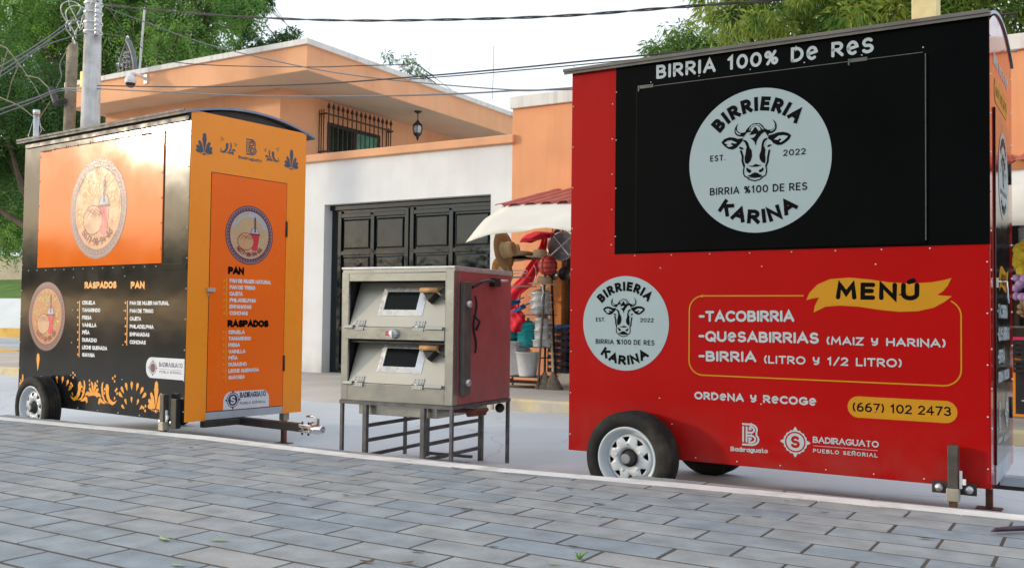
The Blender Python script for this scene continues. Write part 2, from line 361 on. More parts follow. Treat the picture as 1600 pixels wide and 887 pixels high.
# ------------------------------------------------------------------ lettering and printed shapes
class Face:
    """a printed face of a trailer: s along it, t upwards, in the trailer's own space"""
    def __init__(s, W, o, ex, n):
        s.W = W; s.o = Vector(o); s.ex = Vector(ex); s.ez = Vector((0, 0, 1)); s.n = Vector(n)
    def P(s, a, b, off): return s.o + s.ex*a + s.ez*b + s.n*off
    def px(s, u, v):
        Wi = s.W.inverted(); c = Wi @ CAM; d = Wi.to_3x3() @ ray(u, v)
        k = (s.o-c).dot(s.n)/d.dot(s.n); q = c+d*k-s.o
        return q.dot(s.ex), q.z
class Print:
    """flat vinyl shapes on a Face, one mesh; each new shape sits a hair above the last"""
    def __init__(s, face, off): s.f = face; s.off = off; s.mb = MB(); s.k = 0; s.cols = []
    def mi(s, m):
        if m not in s.cols: s.cols.append(m)
        return s.cols.index(m)
    def poly(s, pts, m, lift=0):
        s.k += 1; z = s.off+lift+s.k*2e-6
        tri = tessellate_polygon([[Vector((a, b, 0)) for a, b in pts]])
        s.mb.add([s.f.P(a, b, z) for a, b in pts], [tuple(t) for t in tri], s.mi(m)); return s
    def ribbon(s, pts, w, m, cap=True, lift=0, closed=False, square=False):
        s.k += 1; z = s.off+lift+s.k*2e-6
        p = [Vector(q) for q in pts]
        if square and not closed:
            p[0] = p[0]+(p[0]-p[1]).normalized()*(w/2); p[-1] = p[-1]+(p[-1]-p[-2]).normalized()*(w/2)
        if closed: p = p+[p[0]]
        k = len(p); L = []; Rr = []
        for i in range(k):
            a = p[i]-p[i-1] if i > 0 else (p[0]-p[-2] if closed else p[1]-p[0])
            b = p[i+1]-p[i] if i < k-1 else (p[1]-p[0] if closed else a)
            a = a.normalized(); b = b.normalized(); t = (a+b)
            if t.length < 1e-6: t = a
            t.normalize(); nn = Vector((-t.y, t.x)); sc = 1/max(.45, nn.dot(Vector((-a.y, a.x))))
            L.append(p[i]+nn*(w/2*sc)); Rr.append(p[i]-nn*(w/2*sc))
        vs = [s.f.P(q.x, q.y, z) for q in L]+[s.f.P(q.x, q.y, z) for q in Rr]
        s.mb.add(vs, [(i, i+1, k+i+1, k+i) for i in range(k-1)], s.mi(m))
        if cap and not closed:
            for e, d in ((p[0], p[0]-p[1]), (p[-1], p[-1]-p[-2])):
                an = math.degrees(math.atan2(d.y, d.x))
                pts2 = arc(e.x, e.y, w/2, w/2, an-90, an+90, 8)
                s.mb.add([s.f.P(a, b, z) for a, b in pts2], [tuple(range(len(pts2)))], s.mi(m))
        return s
    def disc(s, c, r, m, lift=0, n=64, ry=None): return s.poly(arc(c[0], c[1], r, ry or r, 0, 360, n)[:-1], m, lift)
    def build(s, name, parent): return s.mb.build(name, [MATS[c] for c in s.cols], parent, fix=False)

def dot(x, y): return [(x, y), (x+.001, y)]
G = {
 'A': (.74, [[(0, 0), (.37, 1), (.74, 0)], [(.14, .32), (.6, .32)]]),
 'B': (.58, [[(0, 0), (0, 1), (.26, 1)]+arc(.28, .76, .24, .24, 90, -90)+[(0, .52)], [(0, .52), (.3, .52)]+arc(.3, .26, .28, .26, 90, -90)+[(0, 0)]]),
 'C': (.66, [arc(.4, .5, .4, .5, 48, 312, 20)]),
 'D': (.66, [[(0, 0), (0, 1), (.22, 1)]+arc(.22, .5, .44, .5, 90, -90, 18)+[(0, 0)]]),
 'E': (.5, [[(.5, 1), (0, 1), (0, 0), (.5, 0)], [(0, .52), (.44, .52)]]),
 'F': (.5, [[(.5, 1), (0, 1), (0, 0)], [(0, .52), (.42, .52)]]),
 'G': (.74, [arc(.4, .5, .4, .5, 45, 335, 22), [(.44, .44), (.78, .44), (.78, .2)]]),
 'H': (.64, [[(0, 0), (0, 1)], [(.64, 0), (.64, 1)], [(0, .5), (.64, .5)]]),
 'I': (.02, [[(.01, 0), (.01, 1)]]),
 'J': (.42, [[(.42, 1), (.42, .28)]+arc(.21, .26, .21, .26, 0, -150)]),
 'K': (.6, [[(0, 0), (0, 1)], [(.56, 1), (.04, .46)], [(.2, .6), (.6, 0)]]),
 'L': (.48, [[(0, 1), (0, 0), (.48, 0)]]),
 'M': (.82, [[(0, 0), (.08, 1), (.41, .3), (.74, 1), (.82, 0)]]),
 'N': (.64, [[(0, 0), (0, 1), (.64, 0), (.64, 1)]]),
 'O': (.78, ['c', arc(.39, .5, .39, .5, 0, 360, 28)[:-1]]),
 'P': (.56, [[(0, 0), (0, 1), (.26, 1)]+arc(.28, .73, .28, .27, 90, -90)+[(0, .46)]]),
 'Q': (.78, ['c', arc(.39, .5, .39, .5, 0, 360, 28)[:-1], [(.46, .26), (.76, -.06)]]),
 'R': (.6, [[(0, 0), (0, 1), (.26, 1)]+arc(.28, .73, .28, .27, 90, -90)+[(0, .46)], [(.26, .44), (.6, 0)]]),
 'S': (.56, [arc(.29, .74, .25, .26, 35, 250, 14)+arc(.28, .25, .28, .26, 75, -150, 14)]),
 'T': (.62, [[(0, 1), (.62, 1)], [(.31, 1), (.31, 0)]]),
 'U': (.64, [[(0, 1), (0, .32)]+arc(.32, .32, .32, .32, 180, 360)+[(.64, 1)]]),
 'V': (.7, [[(0, 1), (.35, 0), (.7, 1)]]),
 'X': (.6, [[(0, 0), (.6, 1)], [(0, 1), (.6, 0)]]),
 'Y': (.64, [[(0, 1), (.32, .46), (.64, 1)], [(.32, .46), (.32, 0)]]),
 'Z': (.58, [[(0, 1), (.58, 1), (0, 0), (.58, 0)]]),
 '0': (.62, ['c', arc(.31, .5, .31, .5, 0, 360, 28)[:-1]]),
 '1': (.3, [[(0, .8), (.2, 1), (.2, 0)]]),
 '2': (.54, [arc(.27, .72, .26, .28, 165, -35)+[(0, 0), (.54, 0)]]),
 '3': (.54, [arc(.25, .75, .25, .25, 150, -90), arc(.25, .26, .29, .26, 90, -150)]),
 '4': (.62, [[(.44, 0), (.44, 1), (0, .3), (.62, .3)]]),
 '6': (.58, ['c', arc(.29, .3, .29, .3, 0, 360, 24)[:-1], [(.02, .36)]+arc(.44, .46, .42, .56, 172, 88, 8)]),
 '7': (.54, [[(0, 1), (.54, 1), (.16, 0)]]),
 '8': (.56, ['c', arc(.28, .75, .23, .25, 0, 360, 20)[:-1], 'c', arc(.28, .26, .28, .26, 0, 360, 20)[:-1]]),
 '9': (.58, ['c', arc(.29, .7, .29, .3, 0, 360, 24)[:-1], [(.56, .64)]+arc(.14, .54, .42, .56, -8, -88, 8)]),
 '%': (.8, ['c', arc(.18, .78, .15, .2, 0, 360, 16)[:-1], 'c', arc(.64, .22, .15, .2, 0, 360, 16)[:-1], [(.66, 1), (.16, 0)]]),
 '(': (.2, [arc(.4, .5, .36, .66, 130, 230, 10)]), ')': (.2, [arc(-.2, .5, .36, .66, 50, -50, 10)]),
 '/': (.45, [[(0, -.05), (.45, 1.05)]]), '-': (.34, [[(0, .5), (.34, .5)]]), '.': (.02, [dot(.01, .03)]),
 'e': (.62, [[(.04, .40), (.5, .52)]+arc(.31, .46, .28, .46, 12, 305, 20)]),
 'y': (.54, [[(0, .95), (.02, .66)]+arc(.24, .62, .22, .2, 190, 330)+[(.5, .95)], [(.5, .95), (.46, .3)]+arc(.22, .3, .24, .3, 0, -120, 8)]),
 'a': (.5, ['c', arc(.24, .33, .24, .33, 0, 360, 18)[:-1], [(.5, .66), (.5, 0)]]),
 'd': (.5, ['c', arc(.24, .33, .24, .33, 0, 360, 18)[:-1], [(.5, 1), (.5, 0)]]),
 'i': (.1, [[(.05, .66), (.05, 0)], dot(.05, .93)]),
 'r': (.34, [[(0, 0), (0, .66)], [(0, .4)]+arc(.26, .38, .24, .26, 160, 75, 8)]),
 'g': (.5, ['c', arc(.24, .33, .24, .33, 0, 360, 18)[:-1], [(.5, .66), (.5, -.1)]+arc(.26, -.1, .24, .2, 0, -150, 8)]),
 'u': (.48, [[(0, .66), (0, .24)]+arc(.24, .24, .24, .24, 180, 360)+[(.48, .66)], [(.48, .3), (.48, 0)]]),
 't': (.36, [[(.14, .95), (.14, .2)]+arc(.3, .18, .16, .18, 180, 280, 6), [(0, .66), (.36, .66)]]),
 'o': (.52, ['c', arc(.26, .33, .26, .33, 0, 360, 18)[:-1]]),
}
G['\u00d1'] = (.64, G['N'][1]+[[(.1, 1.2), (.24, 1.27), (.4, 1.2), (.54, 1.27)]])
G['\u00da'] = (.64, G['U'][1]+[[(.26, 1.24), (.46, 1.36)]])
def serif(ch):
    """small slabs at the feet and heads of stems, for the serif wording"""
    w, st = G[ch]; ends = []
    for q in st:
        if q == 'c' or len(q) < 2: continue
        for e, nb in ((q[0], q[1]), (q[-1], q[-2])):
            if abs(e[0]-nb[0]) < abs(e[1]-nb[1])*.7 and (abs(e[1]) < .02 or abs(e[1]-1) < .02 or abs(e[1]-.66) < .02): ends.append(e)
    return [[(x-.13, y), (x+.13, y)] for x, y in ends]
def text_width(txt, gap, space=.45):
    x = 0
    for ch in txt: x += (space if ch == ' ' else G[ch][0]+gap)
    return x-gap
def put_text(pr, txt, p0, p1, h, w, m, gap=.26, cap=True, slab=False, space=.45, fn=None, lift=0, italic=0):
    """text from p0 to p1 (its baseline), letters h tall, strokes w*h thick; fn bends (x,y) on the way"""
    p0 = Vector(p0); p1 = Vector(p1); W = text_width(txt, gap, space)*h
    d = (p1-p0); k = d.length/W; d.normalize(); nn = Vector((-d.y, d.x)); x = 0
    for ch in txt:
        if ch == ' ': x += space*h*k; continue
        gw, st = G[ch]; closed = False
        for q in st+(serif(ch) if slab else []):
            if q == 'c': closed = True; continue
            hh = h*(1-w)         # strokes stay inside the letter height
            pts = [((x+(a+italic*b)*h*k), (b*hh+h*w/2)) for a, b in q]
            if fn: pts = [fn(a, b) for a, b in pts]
            else: pts = [tuple(p0+d*a+nn*b) for a, b in pts]
            pr.ribbon(pts, w*h*(.55 if (slab and len(q) == 2 and abs(q[0][1]-q[1][1]) < .02) else 1), m, cap, closed=closed, lift=lift, square=not cap and not (slab and len(q) == 2 and abs(q[0][1]-q[1][1]) < .02)); closed = False
        x += (gw+gap)*h*k
def arc_text(pr, txt, c, r, a0, a1, h, w, m, gap=.3, inside=False, cap=False, lift=0):
    """letters along a circle; inside=True runs along the bottom, feet outwards"""
    W = text_width(txt, gap)*h; L = abs(R(a1-a0))*r; k = L/W
    def fn(x, y):
        a = R(a0)+(R(a1-a0))*(x/L); rr = (r-y) if inside else (r+y)
        return (c[0]+rr*math.cos(a), c[1]+rr*math.sin(a))
    def split(pts):
        out = [pts[0]]
        for q in pts[1:]:
            for i in range(1, 4): out.append((out[-1][0]+(q[0]-out[-1][0])*1/(4-i), out[-1][1]+(q[1]-out[-1][1])*1/(4-i)))
        return out
    x = 0
    for ch in txt:
        if ch == ' ': x += .45*h*k; continue
        gw, st = G[ch]; closed = False; mid = x+gw*h*k/2
        for q in st:
            if q == 'c': closed = True; continue
            # each letter stays straight: rotate it about its own middle
            am = R(a0)+R(a1-a0)*(mid/L); rr = r
            ux = Vector((-math.sin(am), math.cos(am)))*(1 if a1 > a0 else -1); uy = Vector((math.cos(am), math.sin(am)))*(-1 if inside else 1)
            o = Vector(c)+Vector((math.cos(am), math.sin(am)))*rr
            hh = h*(1-w)
            pts = [tuple(o+ux*((a-gw/2)*h*min(k, 1.25))+uy*(b*hh+h*w/2)) for a, b in q]
            pr.ribbon(pts, w*h, m, cap, closed=closed, lift=lift, square=not cap); closed = False
        x += (gw+gap)*h*k

def petal(pr, x, y, ang, ln, wd, m, lift=0, bend=0):
    """teardrop with its point at (x, y)"""
    pts = []
    for i in range(15):
        t = i/14; pts.append((t, 1))
    def off(t): return wd/2*(t**.9)*math.sqrt(max(0, 1-((t-.72)/.28)**2)) if t > .72 else wd/2*(t/.72)**.9
    c, s = math.cos(R(ang)), math.sin(R(ang))
    def place(t, o):
        a = t*ln; b = o + bend*ln*math.sin(math.pi*t*.5)**2
        return (x+a*c-b*s, y+a*s+b*c)
    ts = [i/16 for i in range(17)]
    up = [place(t, off(t)) for t in ts]; dn = [place(t, -off(t)) for t in ts[::-1]]
    pr.poly(up+dn[1:-1], m, lift)
def palmette(pr, x, y, s, m):
    petal(pr, x, y+.10*s, 90, .95*s, .27*s, m)
    for a, l in ((62, .62), (34, .52), (8, .46)):
        for sg in (1, -1):
            petal(pr, x+sg*.03*s, y+.09*s, 90-sg*(90-a), l*s, .2*s, m)
    pr.disc((x, y), .06*s, m, n=12)
    for i in (1, 2): 
        for sg in (1, -1): pr.disc((x+sg*.11*i*s, y+.01*s*i), .03*s, m, n=10)
def flourish(pr, x, y, s, m, fl=1):
    """scroll of drops: fl=-1 mirrors it"""
    def F(a, b): return (x+fl*a*s, y+b*s)
    body = [F(*q) for q in [(-.62, .06), (-.52, .0), (-.36, -.04), (-.16, .06), (-.06, .26), (-.08, .46), (-.02, .58), (.1, .6), (.16, .5), (.14, .3), (.06, .08), (-.1, -.1), (-.32, -.16), (-.5, -.08)]]
    pr.poly(body, m)
    pr.poly([F(*q) for q in [(-.1, -.12), (.16, .0), (.3, .24), (.32, .48), (.3, .66), (.4, .62), (.44, .42), (.38, .14), (.2, -.08)]], m)
    pr.poly([F(*q) for q in [(.1, -.14), (.32, -.02), (.48, .08), (.58, .02), (.62, -.14), (.54, -.2), (.46, -.1), (.3, -.14)]], m)
    pr.poly([F(*q) for q in [(.4, .1), (.52, .22), (.66, .26), (.74, .16), (.72, .04), (.64, .1), (.52, .1)]], m)
    petal(pr, *F(-.4, .02), 90-fl*(-30), .16*s, .09*s, m)
    for a, b in ((-.42, .72), (-.3, .82), (-.44, .9), (.72, .5), (.84, .58), (.7, .66)): pr.disc(F(a, b), .05*s, m, n=10)
def sprig(pr, x, y, s, m, fl=1, n=7):
    for i in range(n):
        t = i/(n-1); a = math.pi*(1-t*.95)
        px, py = x+fl*s*.85*math.cos(a), y+s*.42*math.sin(a)
        ang = 150-115*t
        petal(pr, px, py, ang if fl > 0 else 180-ang, .46*s, .25*s, m)
def letter_logo(pr, x, y, w, h, m):
    """the striped B: three nested lines"""
    def T(pts): return [(x+a*w, y+b*h) for a, b in pts]
    lw = .105*w
    pr.ribbon(T([(0, .955), (.5, .955)]+arc(.5, .73, .36, .225, 90, -25, 12)+arc(.52, .30, .43, .255, 42, -90, 14)+[(0, .045)]), lw, m, False)
    pr.ribbon(T([(.06, .15), (.06, .86)]), lw, m, False)
    pr.ribbon(T([(.26, .15), (.26, .86)]), lw, m, False)
    pr.ribbon(T([(.42, .85), (.5, .85)]+arc(.5, .72, .2, .13, 90, -90, 10)+[(.3, .59)]), lw, m, False)
    pr.ribbon(T([(.42, .69), (.42, .78), (.54, .74)]), lw*.8, m, False)
    pr.ribbon(T([(.3, .46), (.5, .46)]+arc(.5, .305, .27, .155, 90, -90, 10)+[(.42, .15), (.42, .34), (.56, .3)]), lw, m, False)
def seal(pr, x, y, r, m, hole, lett):
    pts = []
    for i in range(64):
        a = 2*math.pi*i/64; k = 1+.25*max(0, math.cos(4*a))**6+.05*math.cos(16*a)
        pts.append((x+r*.80*k*math.cos(a), y+r*.80*k*math.sin(a)))
    pr.poly(pts, m); pr.disc((x, y), r*.70, hole, n=40); pr.disc((x, y), r*.60, m, n=40)
    put_text(pr, 'S', (x-.22*r, y-.40*r), (x+.22*r, y-.40*r), .82*r, .24, lett, cap=True)

COW = dict(
 hornl=[(318, 98), (285, 135), (268, 175), (268, 215), (285, 248), (318, 265), (372, 272), (412, 245), (405, 212), (360, 222), (330, 218), (305, 195), (298, 165), (303, 130)],
 hornlw=[(281, 178), (286, 215), (310, 242), (345, 246), (345, 235), (315, 226), (292, 198)],
 hornr=[(745, 58), (780, 90), (798, 135), (795, 180), (775, 212), (740, 234), (695, 240), (672, 215), (684, 190), (720, 192), (745, 185), (768, 160), (777, 130), (768, 98)],
 hornrw=[(780, 140), (779, 172), (755, 199), (722, 212), (722, 202), (752, 190), (771, 165)],
 poll=[(375, 300), (385, 265), (398, 240), (412, 195), (432, 168), (462, 138), (500, 110), (540, 103), (585, 105), (620, 130), (645, 170), (690, 192), (700, 240), (690, 275), (668, 235), (648, 215), (612, 240), (575, 285), (550, 330), (538, 390), (525, 345), (500, 315), (468, 290), (505, 288), (530, 268), (545, 238), (520, 240), (490, 252), (452, 245), (482, 224), (470, 216), (440, 216), (402, 240), (388, 275)],
 pollw=[(470, 198), (490, 158), (540, 132), (582, 146), (600, 185), (588, 204), (572, 176), (576, 210), (554, 172), (540, 152), (520, 158), (503, 188), (488, 208)],
 pollw2=[(520, 118), (545, 122), (575, 116), (600, 135), (625, 165), (640, 190), (612, 172), (585, 135), (545, 128), (500, 142), (470, 172), (450, 200), (462, 165), (490, 130)],
 earl=[(98, 338), (140, 295), (200, 275), (260, 280), (310, 298), (375, 290), (370, 330), (330, 372), (290, 415), (240, 435), (190, 425), (145, 395), (115, 365)],
 earlw=[(135, 350), (180, 320), (230, 315), (302, 350), (265, 358), (235, 345), (222, 368), (250, 385), (200, 402), (160, 378), (188, 368)],
 earr=[(975, 265), (935, 235), (880, 220), (810, 225), (760, 245), (698, 262), (690, 300), (730, 325), (760, 362), (810, 385), (860, 382), (910, 350), (955, 310)],
 earrw=[(765, 315), (820, 270), (880, 263), (938, 275), (905, 312), (850, 352), (832, 340), (862, 315), (835, 300), (815, 320)],
 facel=[(372, 308), (412, 318), (442, 350), (460, 410), (488, 450), (492, 520), (475, 580), (435, 622), (402, 600), (398, 540), (412, 480), (418, 420), (400, 365)],
 facelw=[(385, 335), (400, 345), (420, 390), (424, 420), (412, 418), (405, 385)],
 facer=[(692, 292), (652, 297), (625, 325), (612, 375), (607, 440), (585, 510), (590, 560), (620, 600), (655, 612), (662, 560), (655, 500), (660, 440), (642, 400), (652, 345)],
 facerw=[(672, 320), (655, 335), (642, 370), (640, 400), (650, 395), (656, 360)],
 eyel=[(322, 408), (350, 398), (388, 424), (374, 438), (346, 432)], eyer=[(742, 380), (706, 374), (678, 400), (700, 410)],
 nose=[(438, 642), (500, 640), (540, 618), (580, 630), (618, 635), (560, 654), (490, 656)],
 nosl=[(430, 662), (448, 680), (475, 692), (484, 718), (462, 735), (428, 712), (418, 685)], nosr=[(630, 660), (612, 680), (585, 690), (576, 718), (600, 726), (634, 702), (640, 680)],
 mouth=[(432, 772), (480, 752), (500, 734), (535, 726), (570, 734), (590, 752), (625, 758), (595, 782), (540, 788), (480, 784)])
def cow_badge(name, face, c, r, off, parent, cow_px_face=None):
    """round plate with the cow's head; c, r in face units"""
    pl = Print(face, off); pl.disc(c, r, 'sticker_white_shaded', n=96); root = pl.build(name, parent)
    pr = Print(face, off+.0015); K = 'print_black'
    def Q(pts):
        out = []
        for a, b in pts:
            dx = 1120+a/8.06-1190; dy = 180+b/8.06-251
            out.append((c[0]+dx/110.5*r, c[1]-(dy+.070*dx)/113*r))
        return out
    for k in ('hornl', 'hornr', 'earl', 'earr', 'poll', 'facel', 'facer', 'eyel', 'eyer', 'nose', 'nosl', 'nosr', 'mouth'): pr.poly(Q(COW[k]), K)
    for k in ('hornlw', 'hornrw', 'earlw', 'earrw', 'pollw', 'pollw2', 'facelw', 'facerw'): pr.poly(Q(COW[k]), 'sticker_white_shaded', lift=.0005)
    u = r/113/8.06
    pr.ribbon(Q([(352, 455), (374, 520), (372, 580), (392, 645)]), 26*u, K); pr.ribbon(Q([(708, 450), (694, 520), (688, 590), (668, 645)]), 24*u, K)
    pr.ribbon(Q([(395, 645), (384, 700), (386, 745), (402, 775), (432, 790), (455, 815), (530, 832), (590, 815), (625, 785), (662, 760), (675, 720), (674, 680), (665, 645)]), 15*u, K)
    pr.ribbon(Q([(432, 790), (535, 792), (640, 775)]), 8*u, K)
    arc_text(pr, 'BIRRIERIA', c, .685*r, 140, 43, .195*r, .27, K, gap=.46)
    arc_text(pr, 'KARINA', c, .875*r, 231, 308, .195*r, .27, K, gap=.46, inside=True)
    put_text(pr, 'EST.', (c[0]-.68*r, c[1]+.03*r), (c[0]-.47*r, c[1]+.03*r), .085*r, .16, K, gap=.4)
    put_text(pr, '2022', (c[0]+.36*r, c[1]+.03*r), (c[0]+.65*r, c[1]+.03*r), .085*r, .16, K, gap=.35)
    put_text(pr, 'BIRRIA %100 DE RES', (c[0]-.68*r, c[1]-.45*r), (c[0]+.67*r, c[1]-.45*r), .105*r, .16, K, gap=.35, space=.5)
    pr.build('emblem', root)
    return root
def bakery_badge(name, face, c, r, off, parent, seed=3, ring='print_plum', rim='print_bluegrey', ground='print_cream', arcm='print_bluegrey'):
    """round medallion with a bun and a lidded cup over scattered petals"""
    pl = Print(face, off); pl.disc(c, r, ring, n=72); pl.disc(c, r*.955, rim, n=72); pl.disc(c, r*.94, ring, n=72)
    pl.disc(c, r*.83, 'print_plumdark', n=72); pl.disc(c, r*.81, ground, n=72)
    pl.poly([(c[0]+r*.8*math.cos(R(a)), c[1]+r*.8*math.sin(R(a))) for a in range(20, 161, 5)]+[(c[0]+r*.62*math.cos(R(a)), c[1]+r*.62*math.sin(R(a))) for a in range(160, 19, -5)], arcm)
    pr = pl; rnd = random.Random(seed)
    for i in range(48):
        a = 2*math.pi*i/48; pr.disc((c[0]+r*.885*math.cos(a), c[1]+r*.885*math.sin(a)), r*.018, rim, n=8, lift=.0006)
    for i in range(150):
        a = rnd.uniform(0, 360); q = r*math.sqrt(rnd.uniform(.02, .42))
        petal(pr, c[0]+q*math.cos(R(a)), c[1]+.04*r+q*math.sin(R(a)), a+rnd.uniform(-30, 30), r*rnd.uniform(.07, .12), r*.05, rnd.choice(['print_lime', 'print_lime', ground]), lift=.0006)
    root = pl.build(name, parent); pr = Print(face, off+.0015)
    bx, by = c[0]-.16*r, c[1]-.22*r
    cx, cz = c[0]+.22*r, c[1]-.05*r
    cup = [(cx-.19*r, cz+.09*r), (cx-.12*r, cz-.42*r), (cx-.08*r, cz-.46*r), (cx+.08*r, cz-.46*r), (cx+.12*r, cz-.42*r), (cx+.19*r, cz+.09*r)]
    pr.poly(cup, 'print_red'); pr.ribbon([(cx-.2*r, cz+.09*r), (cx+.2*r, cz+.09*r)], .05*r, 'print_maroon')
    dome = arc(cx, cz+.12*r, .17*r, .2*r, 0, 180, 14)
    pr.poly(dome, 'print_bluegrey'); pr.ribbon(dome, .018*r, 'print_maroon')
    pr.poly([(cx-.03*r, cz+.16*r), (cx+.04*r, cz+.16*r), (cx+.03*r, cz+.62*r), (cx-.04*r, cz+.62*r)], 'print_plum')
    pr.ribbon([(cx, cz+.62*r), (cx, cz+.66*r)], .05*r, 'print_maroon')
    pr.disc((bx, by), .345*r, 'print_maroon', n=36, ry=.30*r); pr.disc((bx, by), .325*r, 'print_bread', n=36, ry=.28*r)
    for k in (-.14, .0, .14):
        pr.ribbon([(bx-.22*r+k*r, by+.06*r), (bx-.02*r+k*r, by+.23*r)], .016*r, 'print_maroon'); pr.ribbon([(bx+.24*r+k*r*.8, by+.08*r), (bx-.02*r+k*r, by+.2*r)], .016*r, 'print_maroon')
    arc_text(pr, '6677-98-94-66', c, .735*r, 222, 318, .155*r, .2, 'print_maroon', gap=.32, inside=True, cap=True)
    pr.build('emblem', root)
    return root
# ------------------------------------------------------------------ the setting
def struct(name, mb, m, bevel=0): return tag(mb.build(name, m, None, bevel), kind='structure')
g = MB(); g.box((-400, -400, -.6), (400, 400, -.03)); struct('ground', g, MATS['earth'])
KX = [(-14, 4.66), (-8.14, 4.93), (-6.8, 5.0), (-5.6, 5.06), (-4.2, 4.99), (-3.06, 5.06), (-2.04, 5.17), (-1.2, 5.23), (-.32, 5.27), (1.2, 5.34), (12, 5.8)]
PZ = .18
g = MB(); g.box((-90, 2, -.25), (60, 9.84, 0)); struct('road', g, MATS['concrete_road'])
g = MB(); g.box((-90, 9.84, -.26), (-23.0, 60, -.004)); struct('side_road', g, MATS['concrete_road'])
# far pavement with its kerb
g = MB(); g.box((-22.5, 9.99, -.2), (60, 40, .13)); struct('pavement', g, MATS['sidewalk_mat'], .01)
g = MB()
x = -7.75
rnd = random.Random(5)
while x < 40:
    w = 1.55; g.box((x, 9.84+rnd.uniform(-.01, .01), -.2), (x+w-.012, 9.99, .136+rnd.uniform(-.006, .006))); x += w
x = -22.5
while x < -12.2:
    w = 1.5; g.box((x, 9.84, -.2), (x+w-.012, 9.99, .136)); x += w
struct('kerb', g, MATS['yellow_kerb'], .025)
g = MB(); g.prism([(9.30, 0.0), (10.0, .132), (10.0, -.1), (9.30, -.1)], -12.2, -7.8, 'yz'); struct('driveway_ramp', g, MATS['sidewalk_mat'])
# plaza of block pavers
g = MB(); g.box((-22, -14, -.3), (14, 5.0, PZ-.0022)); struct('plaza_base', g, MATS['joint'])
def kerbY(x):
    for (a, b), (c, d) in zip(KX, KX[1:]):
        if a <= x <= c: return b+(d-b)*(x-a)/(c-a)
    return KX[0][1] if x < KX[0][0] else KX[-1][1]
g = MB(); rnd = random.Random(11); PX_, PY_ = .44, .2
row = 0; y = 2.895-PY_*60
vs = []; fs = []
while y < 5.75:
    x = -2.556 + (PX_/2 if row % 2 else 0) - PX_*40
    while x < 10.5:
        if y < kerbY(x)-.02 and (y > -2.6 and x < 5.5):
            j = .0058; dz = rnd.uniform(-.0005, .0010); tx, ty = rnd.uniform(-.0006, .0006), rnd.uniform(-.0005, .0005)
            a, b, c, d = x+j+rnd.uniform(0, .003), x+PX_-j-rnd.uniform(0, .003), y+j+.0022+rnd.uniform(0, .0025), y+PY_-j-.0022-rnd.uniform(0, .0025)
            e = .003; n = len(vs)
            def zz(px, py, z): return z+dz+(px-x-PX_/2)*tx*4+(py-y-PY_/2)*ty*4
            for (p, q) in ((a, c), (b, c), (b, d), (a, d)): vs.append((p, q, PZ-.06))
            for (p, q) in ((a, c), (b, c), (b, d), (a, d)): vs.append((p, q, zz(p, q, PZ-.0016)))
            for (p, q) in ((a+e, c+e), (b-e, c+e), (b-e, d-e), (a+e, d-e)): vs.append((p, q, zz(p, q, PZ)))
            for L in (0, 4):
                for i in range(4): fs.append((n+L+i, n+L+(i+1) % 4, n+L+4+(i+1) % 4, n+L+4+i))
            fs.append((n+8, n+9, n+10, n+11))
        x += PX_
    y += PY_; row += 1
g.add(vs, fs)
m = mat('paver', (.44, .455, .45), .82, var=.2, vs=7, bump=.0022, bs=55, spec=.35, rv=.08, detail=7)
t = m.node_tree; N = t.nodes; L = t.links
mx = [n for n in N if n.type == 'MIX'][0]
geo = N.new('ShaderNodeNewGeometry'); cr = N.new('ShaderNodeValToRGB'); cr.color_ramp.interpolation = 'CONSTANT'
cols = [(0, (.255, .295, .33)), (.18, (.305, .325, .335)), (.38, (.285, .315, .34)), (.54, (.325, .34, .345)), (.74, (.30, .315, .325)), (.88, (.27, .30, .325)), (.95, (.335, .335, .33))]
cr.color_ramp.elements[0].position = 0; cr.color_ramp.elements[0].color = (*cols[0][1], 1); cr.color_ramp.elements[1].position = cols[1][0]; cr.color_ramp.elements[1].color = (*cols[1][1], 1)
for p, c in cols[2:]:
    e = cr.color_ramp.elements.new(p); e.color = (*c, 1)
L.new(geo.outputs['Random Per Island'], cr.inputs[0]); L.new(cr.outputs[0], mx.inputs['A'])
o = g.build('paving', m, None, fix=False); tag(o, kind='structure')
# white kerb at the plaza's edge
g = MB()
pts = []
for (a, b), (c, d) in zip(KX, KX[1:]):
    k = max(1, int((c-a)/.5))
    for i in range(k): pts.append((a+(c-a)*i/k, b+(d-b)*i/k))
pts.append(KX[-1])
rnd = random.Random(2); W_ = .14
sec = []
for (x, y) in pts:
    j = rnd.uniform(-.006, .006); z = PZ+.004+rnd.uniform(-.002, .004)
    sec.append([(x, y-W_+rnd.uniform(-.008, .008), PZ-.1), (x, y-W_+rnd.uniform(-.008, .008), z), (x, y+j-.012, z), (x, y+j, z-.014), (x, y+j+.006, -.1)])
vs = [p for s_ in sec for p in s_]; n = 5
g.add(vs, [(i*n+k, i*n+k+1, (i+1)*n+k+1, (i+1)*n+k) for i in range(len(sec)-1) for k in range(n-1)])
struct('plaza_kerb', g, MATS['white_kerb'])

